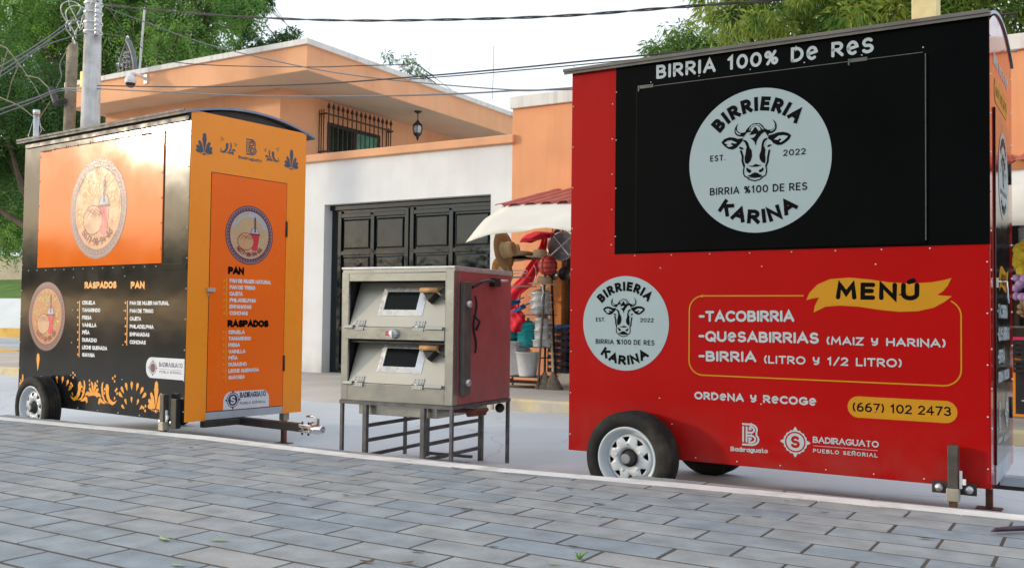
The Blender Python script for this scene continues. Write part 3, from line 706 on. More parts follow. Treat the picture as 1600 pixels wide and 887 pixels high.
# ------------------------------------------------------------------ what shows left of the black trailer
g = MB(); g.box((-60, 14.2, -.1), (-22.8, 14.5, .14)); struct('near_island_kerb', g, MATS['yellow_paint'])
g = MB(); g.box((-60, 14.5, -.1), (-22.8, 16.0, .12)); struct('traffic_island', g, MATS['sidewalk_mat'])
g = MB(); g.box((-90, 24.5, -.1), (-24, 24.8, .38)); struct('far_kerb', g, MATS['yellow_paint'])
rw = MB(); rw.prism([(24.8, -.1), (27.6, -.1), (27.6, 1.72), (27.2, 1.72), (24.8, .30)], -95, -24, 'yz')
tag(rw.build('retaining_slope', MATS['bank_concrete']), 'pale smooth concrete slope rising behind the yellow kerb at far left', 'retaining wall')
g = MB(); g.prism([(27.6, 1.4), (36, 3.1), (36, -.1), (27.6, -.1)], -110, -24, 'yz'); tag(g.build('grass_bank', MATS['grass_mat']), kind='structure')
bw = MB(); bw.box((-110, 36, 0), (-24, 36.3, 4.6)); tag(bw.build('boundary_wall', MATS['far_wall']), 'low tan boundary wall at the top of the grass bank', 'wall')
# hills / far ground are hidden by the houses and trees

# ------------------------------------------------------------------ orange house with the garage
FY = 12.4; XC = -12.317
house = empty('orange_house', (-12.3, FY, 0), 0, 'two storey orange house with flat overhanging roof, white garage front and black garage door', 'house')
HO = Matrix.Translation((12.3, -FY, 0))
def hpart(name, mb, m, parent=None, bevel=0):
    par = parent or house
    o = mb.build(name, m, par, bevel)
    # parts are written in world space; bring them into the house's space
    o.data.transform(HO); return o
XL = -17.13; YB = 26.0
# upper storey, lower storey below it
w = MB(); w.box((XL, FY, .13), (XC, YB, 5.1)); up = hpart('wall', w, [MATS['house_orange']])
w = MB(); w.box((XC, 13.2, 3.60), (XC+.006, YB-.01, 5.095))
# window wall gets its opening framed by strips
gl0, gl1, gz0, gz1 = 13.62, 15.15, 3.55, 4.69
win = MB()
win.box((XC+.005, gl0, gz0), (XC+.03, gl0+.07, gz1)); win.box((XC+.005, gl1-.07, gz0), (XC+.03, gl1, gz1)); win.box((XC+.005, gl0+.07, gz1-.07), (XC+.03, gl1-.07, gz1)); win.box((XC+.005, 14.33, gz0), (XC+.034, 14.40, gz1-.07))
wo_ = hpart('window', win, MATS['iron'])
p = MB(); p.box((XC+.004, gl0+.07, gz0), (XC+.012, 14.33, gz1-.07)); hpart('pane', p, MATS['glass_dark'], wo_)
p = MB(); p.box((XC+.004, 14.40, gz0), (XC+.012, gl1-.07, gz1-.07)); hpart('pane', p, MATS['green_curtain'], wo_)
gr = MB(); gx = XC+.17
nbar = 15
for i in range(nbar):
    yy = 13.47+(15.30-13.47)*i/(nbar-1)
    gr.tube([(gx, yy, 3.45), (gx, yy, 4.92)], .011, 6)
    gr.lathe([(.012, 0), (.034, .03), (.022, .07), (.001, .125)], (gx, yy, 4.90), 8)
for zz in (3.62, 4.10, 4.80): gr.box((gx-.012, 13.40, zz-.014), (gx+.012, 15.37, zz+.014))
for yy in (13.40, 15.37):
    for k in range(3): gr.tube([(XC+.002+.055*k, yy, 3.45), (XC+.002+.055*k, yy, 4.88)], .011, 6)
    for zz in (3.62, 4.10, 4.80): gr.box((XC, yy-.012, zz-.014), (gx, yy+.012, zz+.014))
hpart('window_grille', gr, MATS['bronze_iron'])
# roof slab
RX0, RX1, RY0, RY1 = -17.35, -11.05, 11.7, 30
r = MB(); r.box((RX0, RY0, 5.088), (RX1, RY1, 5.505)); rf = hpart('roof', r, MATS['house_orange'])
r = MB(); r.box((RX0+.01, RY0+.01, 5.080), (RX1-.01, RY1-.01, 5.0879)); hpart('soffit', r, MATS['soffit'], rf)
r = MB(); r.box((RX0-.05, RY0-.05, 5.505), (RX1+.05, RY1, 5.595)); hpart('roof_edge', r, MATS['roof_cap'], rf)
# garage front
GX0, GX1, GZ = -11.24, -7.90, 2.963
WX1 = -7.53
w = MB()
w.box((XC, FY, .13), (GX0, FY+.28, 3.70)); w.box((GX1, FY, .13), (WX1, FY+.28, 3.70)); w.box((GX0, FY, GZ), (GX1, FY+.28, 3.70))
w.box((XC, FY+.28, 3.45), (WX1, 22, 3.58))
gw = hpart('garage_wall', w, MATS['white_wall'])
w = MB(); w.box((XC-.0, FY-.07, 3.702), (WX1+.05, FY+.33, 3.83)); hpart('parapet_coping', w, MATS['house_orange'], gw, .012)
dY = FY+.20
d = MB(); d.box((GX0, dY, .13), (GX1, dY+.05, GZ))
gd = hpart('garage_door', d, MATS['black_steel'])
leaf = MB()
nrow = 4; z0, z1 = .24, 2.78
lx = [(GX0+.16, -9.58), (-9.55, GX1-.03)]
for li, (a, b) in enumerate(lx):
    leaf = MB(); mid = (a+b)/2
    def bar(x0, x1, zz0, zz1, t=.035): leaf.box((x0, dY-t, zz0), (x1, dY-.001, zz1))
    st = .075
    bar(a, a+st, z0-.06, z1+.08); bar(b-st, b, z0-.06, z1+.08); bar(mid-st/2, mid+st/2, z0+.001, z1+.001)
    for k in range(nrow+1):
        zz = z0+(z1-z0)*k/nrow; bar(a+st, mid-st/2, zz-.035, zz+.035); bar(mid+st/2, b-st, zz-.035, zz+.035)
    for k in range(nrow):
        for (q0, q1) in ((a+st, mid-st/2), (mid+st/2, b-st)):
            zz0 = z0+(z1-z0)*k/nrow+.035; zz1 = z0+(z1-z0)*(k+1)/nrow-.035
            i = .03; e = .03
            leaf.add([(q0+i, dY-.004, zz0+i), (q1-i, dY-.004, zz0+i), (q1-i, dY-.004, zz1-i), (q0+i, dY-.004, zz1-i),
                      (q0+i+e, dY-.02, zz0+i+e), (q1-i-e, dY-.02, zz0+i+e), (q1-i-e, dY-.02, zz1-i-e), (q0+i+e, dY-.02, zz1-i-e)],
                     [(0, 1, 5, 4), (1, 2, 6, 5), (2, 3, 7, 6), (3, 0, 4, 7), (4, 5, 6, 7)])
    hpart('door_leaf', leaf, MATS['black_steel'], gd, .006)
t_ = MB(); t_.box((GX0, dY-.06, GZ-.085), (GX1, dY-.002, GZ-.001)); hpart('top_rail', t_, MATS['black_steel'], gd)

# lantern under the eave
lp = atZ(653, 174, 5.08)
ln = empty('hanging_lantern', (lp.x, lp.y, 5.08), 0, 'small black iron lantern hanging under the orange eave right of the barred window', 'lantern')
q = MB(); q.lathe([(.001, 0), (.075, 0), (.07, -.02), (.02, -.045)], n=16); q.tube([(0, 0, -.03), (0, 0, -.2)], .009, 6); q.build('ceiling_rose', MATS['iron'], ln)
q = MB(); q.lathe([(.015, -.17), (.03, -.20), (.085, -.255), (.095, -.27), (.088, -.275)], n=12)
q.lathe([(.075, -.43), (.085, -.44), (.05, -.49), (.025, -.50), (.03, -.525), (.012, -.56), (.001, -.585)], n=12)
for k in range(6):
    a = R(60*k); q.tube([(.088*math.cos(a), .088*math.sin(a), -.27), (.10*math.cos(a), .10*math.sin(a), -.35), (.078*math.cos(a), .078*math.sin(a), -.435)], .007, 5)
q.build('cage', MATS['iron'], ln)
q = MB(); q.lathe([(.05, -.275), (.078, -.31), (.082, -.36), (.06, -.43)], n=16); q.build('glass', MATS['lamp_glass'], ln)

# dome camera on the fascia
cp = atY(228, 124, RY0-.012)
dc = empty('dome_camera', (cp.x, RY0, cp.z), 0, 'white dome security camera on a bracket fixed to the orange roof fascia', 'camera')
q = MB(); q.box((-.045, -.03, -.085), (.045, -.001, .085)); q.tube([(0, -.02, 0), (0, -.13, .03), (0, -.27, .05), (0, -.32, .04), (0, -.34, .0)], [.032, .028, .028, .03, .034], 10); q.build('bracket', MATS['white_plastic'], dc)
q = MB(); q.lathe([(.025, .02), (.05, .0), (.09, -.045), (.102, -.10), (.102, -.135), (.092, -.148)], (0, -.34, 0), 24); q.build('housing', MATS['white_plastic'], dc)
q = MB(); q.lathe([(.09, -.145), (.08, -.18), (.055, -.215), (.001, -.23)], (0, -.34, 0), 24); q.build('lens_dome', MATS['lens_black'], dc)

# iron arch and mast standing on the roof
ap = atY(198, 108, 13.2)
ar = empty('iron_arch_ornament', (ap.x, 13.2, 5.59), 0, 'grey pointed iron arch filled with scrollwork standing on the roof left of the thin mast', 'roof ornament')
hw = .27; top = atY(203, 62, 13.2).z-5.59
def archpt(s_, t): return (s_*hw*(1-max(0, (t-.45)/.55)**2.0), 0, top*t)
q = MB()
for s_, rr in ((-1, .018), (1, .05)):
    q.tube([archpt(s_, i/14) for i in range(15)], rr, 8)
q.build('arch_frame', MATS['ornament_iron'], ar)
q = MB(); rnd = random.Random(4)
for k in range(9):
    z = top*(.08+.085*k); wd = hw*(1-max(0, (z/top-.45)/.55)**2)*.5
    for s_ in (-1, 1):
        q.tube([(s_*.5*wd+wd*.5*math.cos(R(a)), 0, z+wd*.42*math.sin(R(a))) for a in range(0, 331, 30)], .024, 5)
q.tube([(0, 0, 0), (0, 0, top*.9)], .02, 6); q.build('scrollwork', MATS['ornament_iron'], ar)
q = MB(); q.lathe([(.02, top-.02), (.05, top+.0), (.035, top+.05), (.015, top+.09), (.001, top+.10)], n=10); q.build('finial', MATS['white_plastic'], ar)
a0 = atY(216, 106, 13.0); a1 = atY(226, 13, 13.0)
q = MB(); q.tube([(0, 0, 0), (a1.x-a0.x, 0, a1.z-5.59)], .022, 8)
o = q.build('antenna_mast', MATS['pole_concrete']); o.location = (a0.x, 13.0, 5.59); tag(o, 'thin straight pale mast rising from the roof right of the iron arch', 'mast')
# ------------------------------------------------------------------ orange shop to the right
SX0 = -7.53; OX0 = -6.66; OX1 = 3.2
shop = empty('shop_building', (-2, FY, 0), 0, 'low orange shop building with a pale roof edge and an open dark front', 'shop')
SO = Matrix.Translation((2, -FY, 0))
def spart(name, mb, m, parent=None, bevel=0):
    o = mb.build(name, m, parent or shop, bevel); o.data.transform(SO); return o
w = MB()
w.box((SX0, FY, .13), (OX0-.17, FY+.25, 4.215)); w.box((OX0-.17, FY, 2.62), (8, FY+.25, 4.215)); w.box((OX1, FY, .13), (8, FY+.25, 2.62))
w.box((SX0, FY+.25, 3.56), (SX0+.2, 20, 4.215)); w.box((7.8, FY+.25, .13), (8, 20, 4.215)); w.box((SX0, 19.8, .13), (8, 20, 4.215))
sw = spart('wall', w, MATS['wall_orange'])
w = MB(); w.box((SX0-.03, FY-.05, 4.218), (8.05, 20.05, 4.40)); spart('roof_edge', w, MATS['roof_cap'], None, .01)
w = MB(); w.box((OX0-.17, FY-.012, .13), (OX0, FY+.26, 2.62)); spart('pillar', w, MATS['pillar_orange'], None, .006)
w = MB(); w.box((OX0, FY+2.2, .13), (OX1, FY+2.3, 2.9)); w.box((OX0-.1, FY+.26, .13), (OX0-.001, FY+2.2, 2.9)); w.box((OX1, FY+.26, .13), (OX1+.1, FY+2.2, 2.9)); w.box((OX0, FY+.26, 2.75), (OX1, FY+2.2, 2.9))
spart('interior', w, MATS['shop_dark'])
w = MB(); w.box((OX0+.002, FY-.10, .13), (OX1, FY+2.2, .32)); spart('step', w, MATS['step_white'], None, .01)
# red tile-pattern sheet roofs over the pavement
def sheet_roof(name, x0, x1, yF, zF, zB, lab):
    nx = int((x1-x0)/.0225); vs = []; ny = 7
    for j in range(ny):
        t = j/(ny-1); y = yF+(FY-.004-yF)*t
        for i in range(nx+1):
            x = x0+(x1-x0)*i/nx; ph = (x-x0)/.24*2*math.pi
            zz = zF+(zB-zF)*t+.032*math.sin(ph)+.012*math.cos(2*ph)-.012*((t*3.4) % 1)
            vs.append((x, y, zz))
    n = len(vs); vs += [(a, b, c-.006) for a, b, c in vs]; m = nx+1
    fs = [(j*m+i, j*m+i+1, (j+1)*m+i+1, (j+1)*m+i) for j in range(ny-1) for i in range(nx)]
    fs += [tuple(q+n for q in f[::-1]) for f in fs]
    fs += [(i+1, i, i+n, i+1+n) for i in range(nx)]
    fs += [(j*m, (j+1)*m, (j+1)*m+n, j*m+n) for j in range(ny-1)]
    q = MB(); q.add(vs, fs, smooth=True); o = q.build(name, MATS['tile_red'], fix=False); tag(o, lab, 'awning roof'); return o
sheet_roof('sheet_roof', -6.82, -1.15, 10.80, 2.56, 2.96, 'red wavy tile sheet roof above the white canvas and the hat shelves')
sheet_roof('sheet_roof', -.98, 2.9, 10.80, 2.70, 3.02, 'red wavy tile sheet roof behind the right end of the red trailer')
# canvas hung from the roof's front edge
def canvas(x0, x1, pts, sag, lab, tail=True):
    nx, ny = 34, 10; vs = []
    for i in range(nx+1):
        s_ = i/nx; x = x0+(x1-x0)*s_
        for j in range(ny+1):
            t = j/ny
            f = t*(len(pts)-1); k = min(int(f), len(pts)-2); fr = f-k
            y = pts[k][0]+(pts[k+1][0]-pts[k][0])*fr; z = pts[k][1]+(pts[k+1][1]-pts[k][1])*fr
            z -= sag*math.sin(math.pi*min(1, t*1.1))*(.6+.4*math.sin(s_*7))*.5
            z += .016*math.sin(s_*46+5*t)*t + .03*math.sin(s_*9)*t + .010*math.sin(s_*23-9*t); y += .02*math.sin(s_*31+4*t)*t
            if tail: z -= max(0, (.12-s_)/.12)**1.5*.07*t**3; 
            vs.append((x-(.04*t*t*max(0, (.15-s_)/.15) if tail else 0), y, z))
    m = ny+1; fs = [(i*m+j, i*m+j+1, (i+1)*m+j+1, (i+1)*m+j) for i in range(nx) for j in range(ny)]
    q = MB(); q.add(vs, fs, smooth=True); o = q.build('canvas_awning', MATS['canvas'], fix=False)
    sd = o.modifiers.new('thick', 'SOLIDIFY'); sd.thickness = .003
    tag(o, lab, 'awning'); return o
canvas(-6.72, -1.3, [(10.84, 2.555), (10.62, 2.46), (10.42, 2.36), (10.22, 2.24), (10.05, 2.11)], .05, 'white canvas awning sagging below the red sheet roof over the hat shelves')
canvas(-.90, 2.8, [(10.84, 2.62), (10.5, 2.50), (10.2, 2.40), (10.1, 2.22), (10.08, 1.98)], .06, 'cream canvas awning below the red sheet roof behind the right end of the red trailer', False)

# ------------------------------------------------------------------ goods outside the shop
RY = 11.75
def PT(u, v, Y=RY): return atY(u, v, Y)
x0 = PT(797, 500).x-.12; x1 = PT(858, 500).x
rk = empty('display_rack', ((x0+x1)/2, RY, .13), 0, 'dark metal display rack leaning by the orange wall loaded with hats and pots', 'rack')
def loc(p): return Vector(p)-Vector(rk.location)
q = MB(); H0 = PT(830, 403).z
for xx in (x0+.02, x1-.02):
    for s_ in (-1, 1): q.sqtube(loc((xx, RY+s_*.26, .13)), loc((xx, RY+s_*.06, H0)), .022)
    for z in (.22, .55, 1.0): q.sqtube(loc((xx, RY-.24+.11*z, z)), loc((xx, RY+.24-.11*z, z)), .016)
q.build('rack_frame', MATS['frame_dark'], rk)
shelf_px = [(596, .27, 'frame_dark'), (587, .25, 'frame_dark'), (541, .2, 'frame_dark'), (491, .18, 'frame_dark'), (447, .17, 'galv'), (433, .15, 'galv'), (404, .13, 'frame_dark')]
SZ = {}
for v, dp, mm in shelf_px:
    z = PT(830, v).z; SZ[v] = z; q = MB()
    xr = x1+.02 if v > 460 else x1-.08*(v < 440)
    if mm == 'galv':
        for k in range(5): q.tube([loc((x0-.05, RY-dp+2*dp*k/4, z)), loc((xr-.30, RY-dp+2*dp*k/4, z))], .006, 5)
        q.tube([loc((xr-.30, RY-dp, z)), loc((xr-.30, RY+dp, z))], .006, 5)
    else: q.box(loc((x0-.02, RY-dp, z-.010)), loc((xr, RY+dp, z)))
    q.build('shelf', MATS[mm], rk)

def hat(p, r, rot, lab, m='straw', crown=.5, h=.5, curl=.12):
    t = empty('straw_hat', p, 0, lab, 'hat', 'straw hats at the shop'); t.rotation_euler = rot
    q = MB(); q.lathe([(r*.99, r*curl), (r, r*curl+.004), (r*.8, r*curl*.35), (r*crown, .004), (r*crown, 0), (r*.8, r*curl*.35-.006), (r*.99, r*curl)], n=36); q.build('brim', MATS[m], t)
    q = MB(); q.lathe([(r*crown, 0), (r*crown*.94, r*h*.7), (r*crown*.8, r*h*.95), (r*crown*.45, r*h*.98), (.001, r*h*.86)], n=28); q.build('crown', MATS[m], t)
    q = MB(); q.lathe([(r*crown+.004, .006), (r*crown*.97+.004, r*h*.22)], n=28); q.build('band', MATS['straw_pale' if m == 'straw' else 'straw'], t)
    return t
c = PT(786, 391, 11.4); hat(c, .285, (R(4), R(82), R(6)), 'largest tan straw hat, hanging edge on left of the shelves', 'straw', .40, .62, .05)
c = PT(784, 424, 11.45); hat(c, .21, (R(4), R(80), R(-8)), 'tan straw hat hanging low below the largest hat, half hidden by the oven', 'straw', .42, .5, .05)
c = PT(806, 405); hat((c.x, c.y, SZ[404]+.005), .28, (R(-6), R(-9), 0), 'wide pale straw hat with a tan peaked crown on the left of the top shelf', 'straw_pale', .27, .75, .14)
c = PT(847, 405); hat((c.x-.02, c.y-.03, SZ[404]+.005), .215, (0, R(4), 0), 'flat topped straw hat resting on the right end of the top shelf', 'straw_pale', .48, .55, .06)
c = PT(852, 443); hat((c.x, c.y-.03, SZ[447]+.02), .22, (0, R(2), 0), 'flat crowned pale straw hat lying on the wire rods below the top shelf', 'straw_pale', .47, .52, .05)

def pot(name, p, r, h, m, lab, cat, lid=True, handles=True, grp=None, taper=.97, rim=.008, bail=False):
    t = empty(name, p, 0, lab, cat, grp)
    q = MB(); q.lathe([(.001, .0), (r*taper*.94, 0), (r*taper, h*.06), (r, h), (r+rim, h), (r+rim, h+.008), (r-.006, h+.008), (r*taper-.008, h*.1), (.001, .012)], n=28); q.build('body', MATS[m], t)
    if lid:
        q = MB(); q.lathe([(r+.006, h+.010), (r*.9, h+.03), (r*.4, h+.055), (.02, h+.06), (.014, h+.075), (.025, h+.09), (.001, h+.098)], n=28); q.build('lid', MATS[m], t)
    if handles:
        for s_ in (-1, 1):
            q = MB(); q.tube([(s_*(r*.99), -.035, h*.72), (s_*(r+.035), -.03, h*.75), (s_*(r+.035), .03, h*.75), (s_*(r*.99), .035, h*.72)], .006, 6); q.build('handle', MATS[m], t)
    if bail:
        q = MB(); q.tube([(r*math.cos(R(a)), .02, h-.01+r*.12*math.sin(R(a))) for a in range(0, 181, 15)], .004, 5); q.build('handle', MATS['galv'], t)
    return t
c = PT(799, 541)
for k, lab in enumerate(('lowest teal enamel pot of the left stack beside the oven', 'middle teal enamel pot of the left stack beside the oven', 'top teal enamel pot with lid on the left stack beside the oven')):
    pot('enamel_pot', (c.x-.03, RY-.02, SZ[541]+.128*k), .155-.006*k, .115, 'teal_enamel', lab, 'pot', k == 2, True, 'teal enamel pots')
c = PT(826.5, 541)
pot('enamel_pot', (c.x, RY-.04, SZ[541]), .15, .19, 'teal_enamel', 'larger teal enamel pot under the small lidded one on the rack', 'pot', False, True, 'teal enamel pots')
pot('enamel_pot', (c.x+.005, RY-.04, SZ[541]+.2), .125, .10, 'teal_enamel', 'small lidded teal enamel pot set on the larger teal pot', 'pot', True, True, 'teal enamel pots')
c = PT(847, 541)
for k, (lab, r, h) in enumerate((('wide white enamel pot at the bottom of the tall pale stack', .125, .09), ('pale grey steamer pot in the middle of the tall pale stack', .105, .13), ('upper lidded grey steamer pot on the tall pale stack', .10, .13))):
    pot('steamer_pot', (c.x+.02, RY-.05, SZ[541]+(0, .10, .24)[k]), r, h, 'white_enamel' if k == 0 else 'aluminium', lab, 'pot', k == 2, True, 'pale stacked pots')
c = PT(846, 491)
for k in range(3):
    pot('aluminium_pot', (c.x, RY-.03, SZ[491]+.10*k), .145-.004*k, .09, 'aluminium', ('lowest', 'middle', 'topmost')[k]+' of the three shallow aluminium pots stacked below the pale straw hat', 'pot', k == 2, True, 'aluminium pots')
c = PT(808, 586)
pot('stock_pot', (c.x-.03, RY-.05, SZ[587]+.002), .235, .47, 'aluminium', 'big dented aluminium stock pot on the lowest shelf beside the oven', 'pot', False, True)
c = PT(832, 590)
pot('enamel_bucket', (c.x, RY-.14, SZ[587]+.002), .165, .325, 'white_enamel', 'white enamel bucket on the lowest shelf right of the stock pot', 'bucket', False, False, None, .74, .006, True)
# blue dustpans on the shelf
for k, (u, v, rz, ry) in enumerate(((818, 484, 10, -24), (806, 476, -12, -18))):
    c = PT(u, v); t = empty('dustpan', (c.x, RY-.08, c.z), R(rz), ('blue plastic dustpan lying tilted on the shelf left of the aluminium pots', 'blue plastic dustpan tilted higher up behind the other dustpan')[k], 'dustpan', 'blue dustpans')
    t.rotation_euler = (R(10), R(ry), R(rz))
    q = MB(); q.prism([(-.17, -.12), (.05, -.10), (.05, .10), (-.17, .12)], -.008, .0, 'xy'); q.box((.04, -.1, -.008), (.05, .1, .06)); q.box((-.17, -.125, 0), (.05, -.117, .04)); q.box((-.17, .117, 0), (.05, .125, .04)); q.build('pan', MATS['blue_plastic'], t, .004)
    q = MB(); q.tube([(.05, 0, .03), (.12, 0, .035), (.24, 0, .03)], [.010, .012, .009], 8); q.build('handle', MATS['blue_plastic'], t)
# red cloth hung diagonally behind the rack
def ribboncloth(name, pts, m, lab, cat, yb, thick=.02):
    q = MB(); vs = []; 
    for i, (uL, uR, v) in enumerate(pts):
        a = atY(uL, v, yb); b = atY(uR, v, yb)
        for j in range(9):
            t = j/8; p_ = a.lerp(b, t); vs.append((p_.x, yb-.04-.035*math.sin(t*math.pi*3+i*.7), p_.z+.01*math.sin(i+j)))
    fs = [(i*9+j, i*9+j+1, (i+1)*9+j+1, (i+1)*9+j) for i in range(len(pts)-1) for j in range(8)]
    q.add(vs, fs, smooth=True); o = q.build(name, MATS[m], fix=False); sd = o.modifiers.new('t', 'SOLIDIFY'); sd.thickness = thick; sd.offset = 0
    return tag(o, lab, cat)
ribboncloth('hammock', [(850, 857, 372), (847, 855, 385), (839, 849, 402), (826, 845, 418), (817, 838, 432), (800, 832, 447), (793, 817, 460), (790, 815, 475), (797, 813, 495)], 'red_cloth', 'red woven hammock hung diagonally on the orange wall behind the rack', 'hammock', 12.2)
c = PT(838, 367, 11.9); q = MB()
vs = []; nn = 20
for j in range(7):
    t = j/6
    for i in range(nn):
        a = 2*math.pi*i/nn; rr = math.sin(math.pi*min(.999, .05+.95*t)*.5)
        vs.append((.27*rr*math.cos(a)*(1+.07*math.sin(3*a)), .17*rr*math.sin(a), .10*(1-t)+.02*math.sin(5*a)*t+.05*math.cos(a)*t-.05))
q.add(vs, [(j*nn+i, j*nn+(i+1) % nn, (j+1)*nn+(i+1) % nn, (j+1)*nn+i) for j in range(6) for i in range(nn)]+[tuple(range(6*nn, 7*nn))[::-1]], smooth=True)
o = q.build('felt_hat', MATS['red_cloth']); o.location = c; tag(o, 'red floppy cloth hat hanging just under the white canvas beside the hammock', 'hat')
# red net of balls
c = PT(856, 415, 11.45); t = empty('net_bag', c, 0, 'round dull red net bag hanging in front of the orange pillar', 'bag')
q = MB(); q.ball((0, 0, 0), .128, 16, sc=(1.05, .9, 1)); q.build('bag', MATS['red_net'], t)
q = MB()
for k in range(7):
    a = R(360/7*k); q.tube([(.132*1.05*math.sin(R(b))*math.cos(a), .132*.9*math.sin(R(b))*math.sin(a), .132*math.cos(R(b))) for b in range(0, 181, 15)], .006, 5)
for b in (45, 75, 105, 135):
    q.tube([(.133*1.05*math.sin(R(b))*math.cos(R(a)), .133*.9*math.sin(R(b))*math.sin(R(a)), .133*math.cos(R(b))) for a in range(0, 361, 20)], .005, 5)
q.tube([(0, 0, .12), (.01, .1, .5), (.0, .35, .72)], .006, 5); q.build('netting', MATS['print_maroon'], t)
# brooms leaning at the pillar
for k, (ub, vb, ut, vt, lab) in enumerate(((864, 596, 857, 540, 'broom with a pale handle and dark bristles leaning at the right of the rack'), (851, 596, 853, 500, 'dark broom head standing left of the pale handled broom'))):
    b = atY(ub, vb+2, 11.55); tp = atY(ut, vt, 12.3)
    t = empty('broom', (b.x, b.y, .13), 0, lab, 'broom', 'brooms by the pillar')
    q = MB(); q.lathe([(.15, 0), (.15, .02), (.10, .11), (.045, .19), (.02, .24)], n=18, M=Matrix.Diagonal((1, .45, 1, 1))); q.build('bristles', MATS['bristle'], t)
    q = MB(); q.tube([(0, 0, .2), (tp.x-b.x, tp.y-b.y, 1.25)], .016, 8); q.build('handle', MATS['straw_pale' if k == 0 else 'frame_dark'], t)
# strainer and shelving seen in the shop's dark front
c = atY(877, 385, 12.1); t = empty('strainer', c, 0, 'large round wire strainer hanging at the shop front with a cross of handles', 'strainer'); t.rotation_euler = (R(80), 0, R(12))
q = MB(); q.lathe([(.205, .0), (.215, .005), (.20, .012)], n=36); q.build('hoop', MATS['galv'], t)
q = MB(); q.lathe([(.20, .004), (.16, -.03), (.08, -.05), (.001, -.055)], n=28); q.build('mesh', MATS['sheet_grey'], t)
q = MB(); q.sqtube((-.14, -.13, .02), (.13, .12, .02), .014); q.sqtube((-.12, .15, .03), (.13, -.14, .03), .014); q.build('brace', MATS['aluminium'], t)
def shelving(x0, x1, lab, y=12.62):
    t = empty('shop_shelving', ((x0+x1)/2, y, .32), 0, lab, 'shelves')
    w2 = (x1-x0)/2
    for z in (.30, .75, 1.10, 1.40, 1.68, 1.98):
        q = MB(); q.box((-w2, -.16, z-.02), (w2, .16, z)); q.build('shelf', MATS['sheet_grey'], t)
    for xx in (-w2+.02, w2-.02):
        q = MB(); q.box((xx-.015, -.165, .002), (xx+.015, -.135, 2.1)); q.box((xx-.015, .135, .002), (xx+.015, .165, 2.1)); q.build('upright', MATS['frame_dark'], t)
    return t
shelving(-6.6, -5.2, 'dark shop shelves of black pots between the orange pillar and the red trailer')
shelving(-.9, .9, 'dark shop shelves behind the right end of the red trailer')
rnd = random.Random(8)
for sx0, sx1, nm in ((-6.52, -5.5, 'right of the orange pillar'), (-.86, .3, 'behind the red trailer end')):
    for zi, z in enumerate((.30, .75, 1.10, 1.40, 1.68)):
        n = 4
        for k in range(n):
            xx = sx0+(sx1-sx0)*(k+.5)/n
            kind = rnd.random()
            r = rnd.uniform(.085, .115); h = rnd.uniform(.11, .19)
            mm = 'black_pot' if kind < .72 else ('aluminium' if kind < .9 else 'brown_box')
            nmm = {'black_pot': 'black cooking pot', 'aluminium': 'dull metal pot', 'brown_box': 'brown clay pot'}[mm]
            lv = ('lowest', 'second', 'third', 'fourth', 'top')[zi]
            pos = ('leftmost', 'second from left', 'third from left', 'rightmost')[k]
            pot('cooking_pot', (xx, 12.60, .32+z), r, h, mm, f'{nmm} {pos} on the {lv} shelf {nm}', 'pot', True, False, 'pots on the shop shelves')
c = atY(878, 560, 12.3)
def crate(p, w, d, h, m, lab, rim=None):
    t = empty('plastic_crate', p, 0, lab, 'crate'); q = MB()
    for k in range(7):
        z = h*k/7; q.box((-w/2, -d/2, z), (w/2, -d/2+.012, z+h/7*.62)); q.box((-w/2, d/2-.012, z), (w/2, d/2, z+h/7*.62))
        q.box((-w/2, -d/2+.013, z), (-w/2+.012, d/2-.013, z+h/7*.62)); q.box((w/2-.012, -d/2+.013, z), (w/2, d/2-.013, z+h/7*.62))
    for k in range(9):
        x = -w/2+w*k/8; q.box((x-.008, -d/2-.004, 0), (x+.008, -d/2-.001, h*.96))
    q.box((-w/2+.013, -d/2+.013, .0), (w/2-.013, d/2-.013, .012)); q.build('basket', MATS[m], t)
    q = MB(); q.box((-w/2-.01, -d/2-.012, h*.97), (w/2+.01, -d/2+.02, h+.02)); q.box((-w/2-.01, d/2-.02, h*.97), (w/2+.01, d/2+.012, h+.02)); q.box((-w/2-.01, -d/2+.021, h*.97), (-w/2+.02, d/2-.021, h+.02)); q.box((w/2-.02, -d/2+.021, h*.97), (w/2+.01, d/2-.021, h+.02)); q.build('rim', MATS[rim or m], t)
    return t
crate((c.x+.08, 12.42, .322), .58, .3, .66, 'navy_plastic', 'tall navy plastic basket on the white step between the pillar and the red trailer', 'blue_plastic')
# pans and ladles hung along the shop's lintel, more stock on the rack
for k, (u, v, r, m_, lab) in enumerate(((872, 368, .085, 'black_pot', 'small black pan hanging at the shop lintel left of the wire strainer'), (886, 372, .10, 'aluminium', 'bright pan hanging at the shop lintel right above the wire strainer'), (866, 430, .075, 'black_pot', 'small dark pan hanging low beside the red net bag'), (884, 428, .10, 'black_pot', 'black pan hanging under the wire strainer'), (876, 350, .06, 'aluminium', 'tiny bright pan hanging highest at the lintel'))):
    c = atY(u, v, 12.28); t = empty('hanging_pan', c, 0, lab, 'pan', 'pans hung at the shop front'); t.rotation_euler = (R(82), R(6*k-12), R(10*k-18))
    q = MB(); q.lathe([(.001, 0), (r*.85, 0), (r, r*.35), (r+.006, r*.35), (r*.87, -.006), (.001, -.006)], n=24); q.build('bowl', MATS[m_], t)
    q = MB(); q.tube([(0, r*.95, r*.3), (0, r*1.5, r*.4), (0, r*2.2, r*.34)], [.010, .012, .009], 6); q.build('handle', MATS['frame_dark'], t)
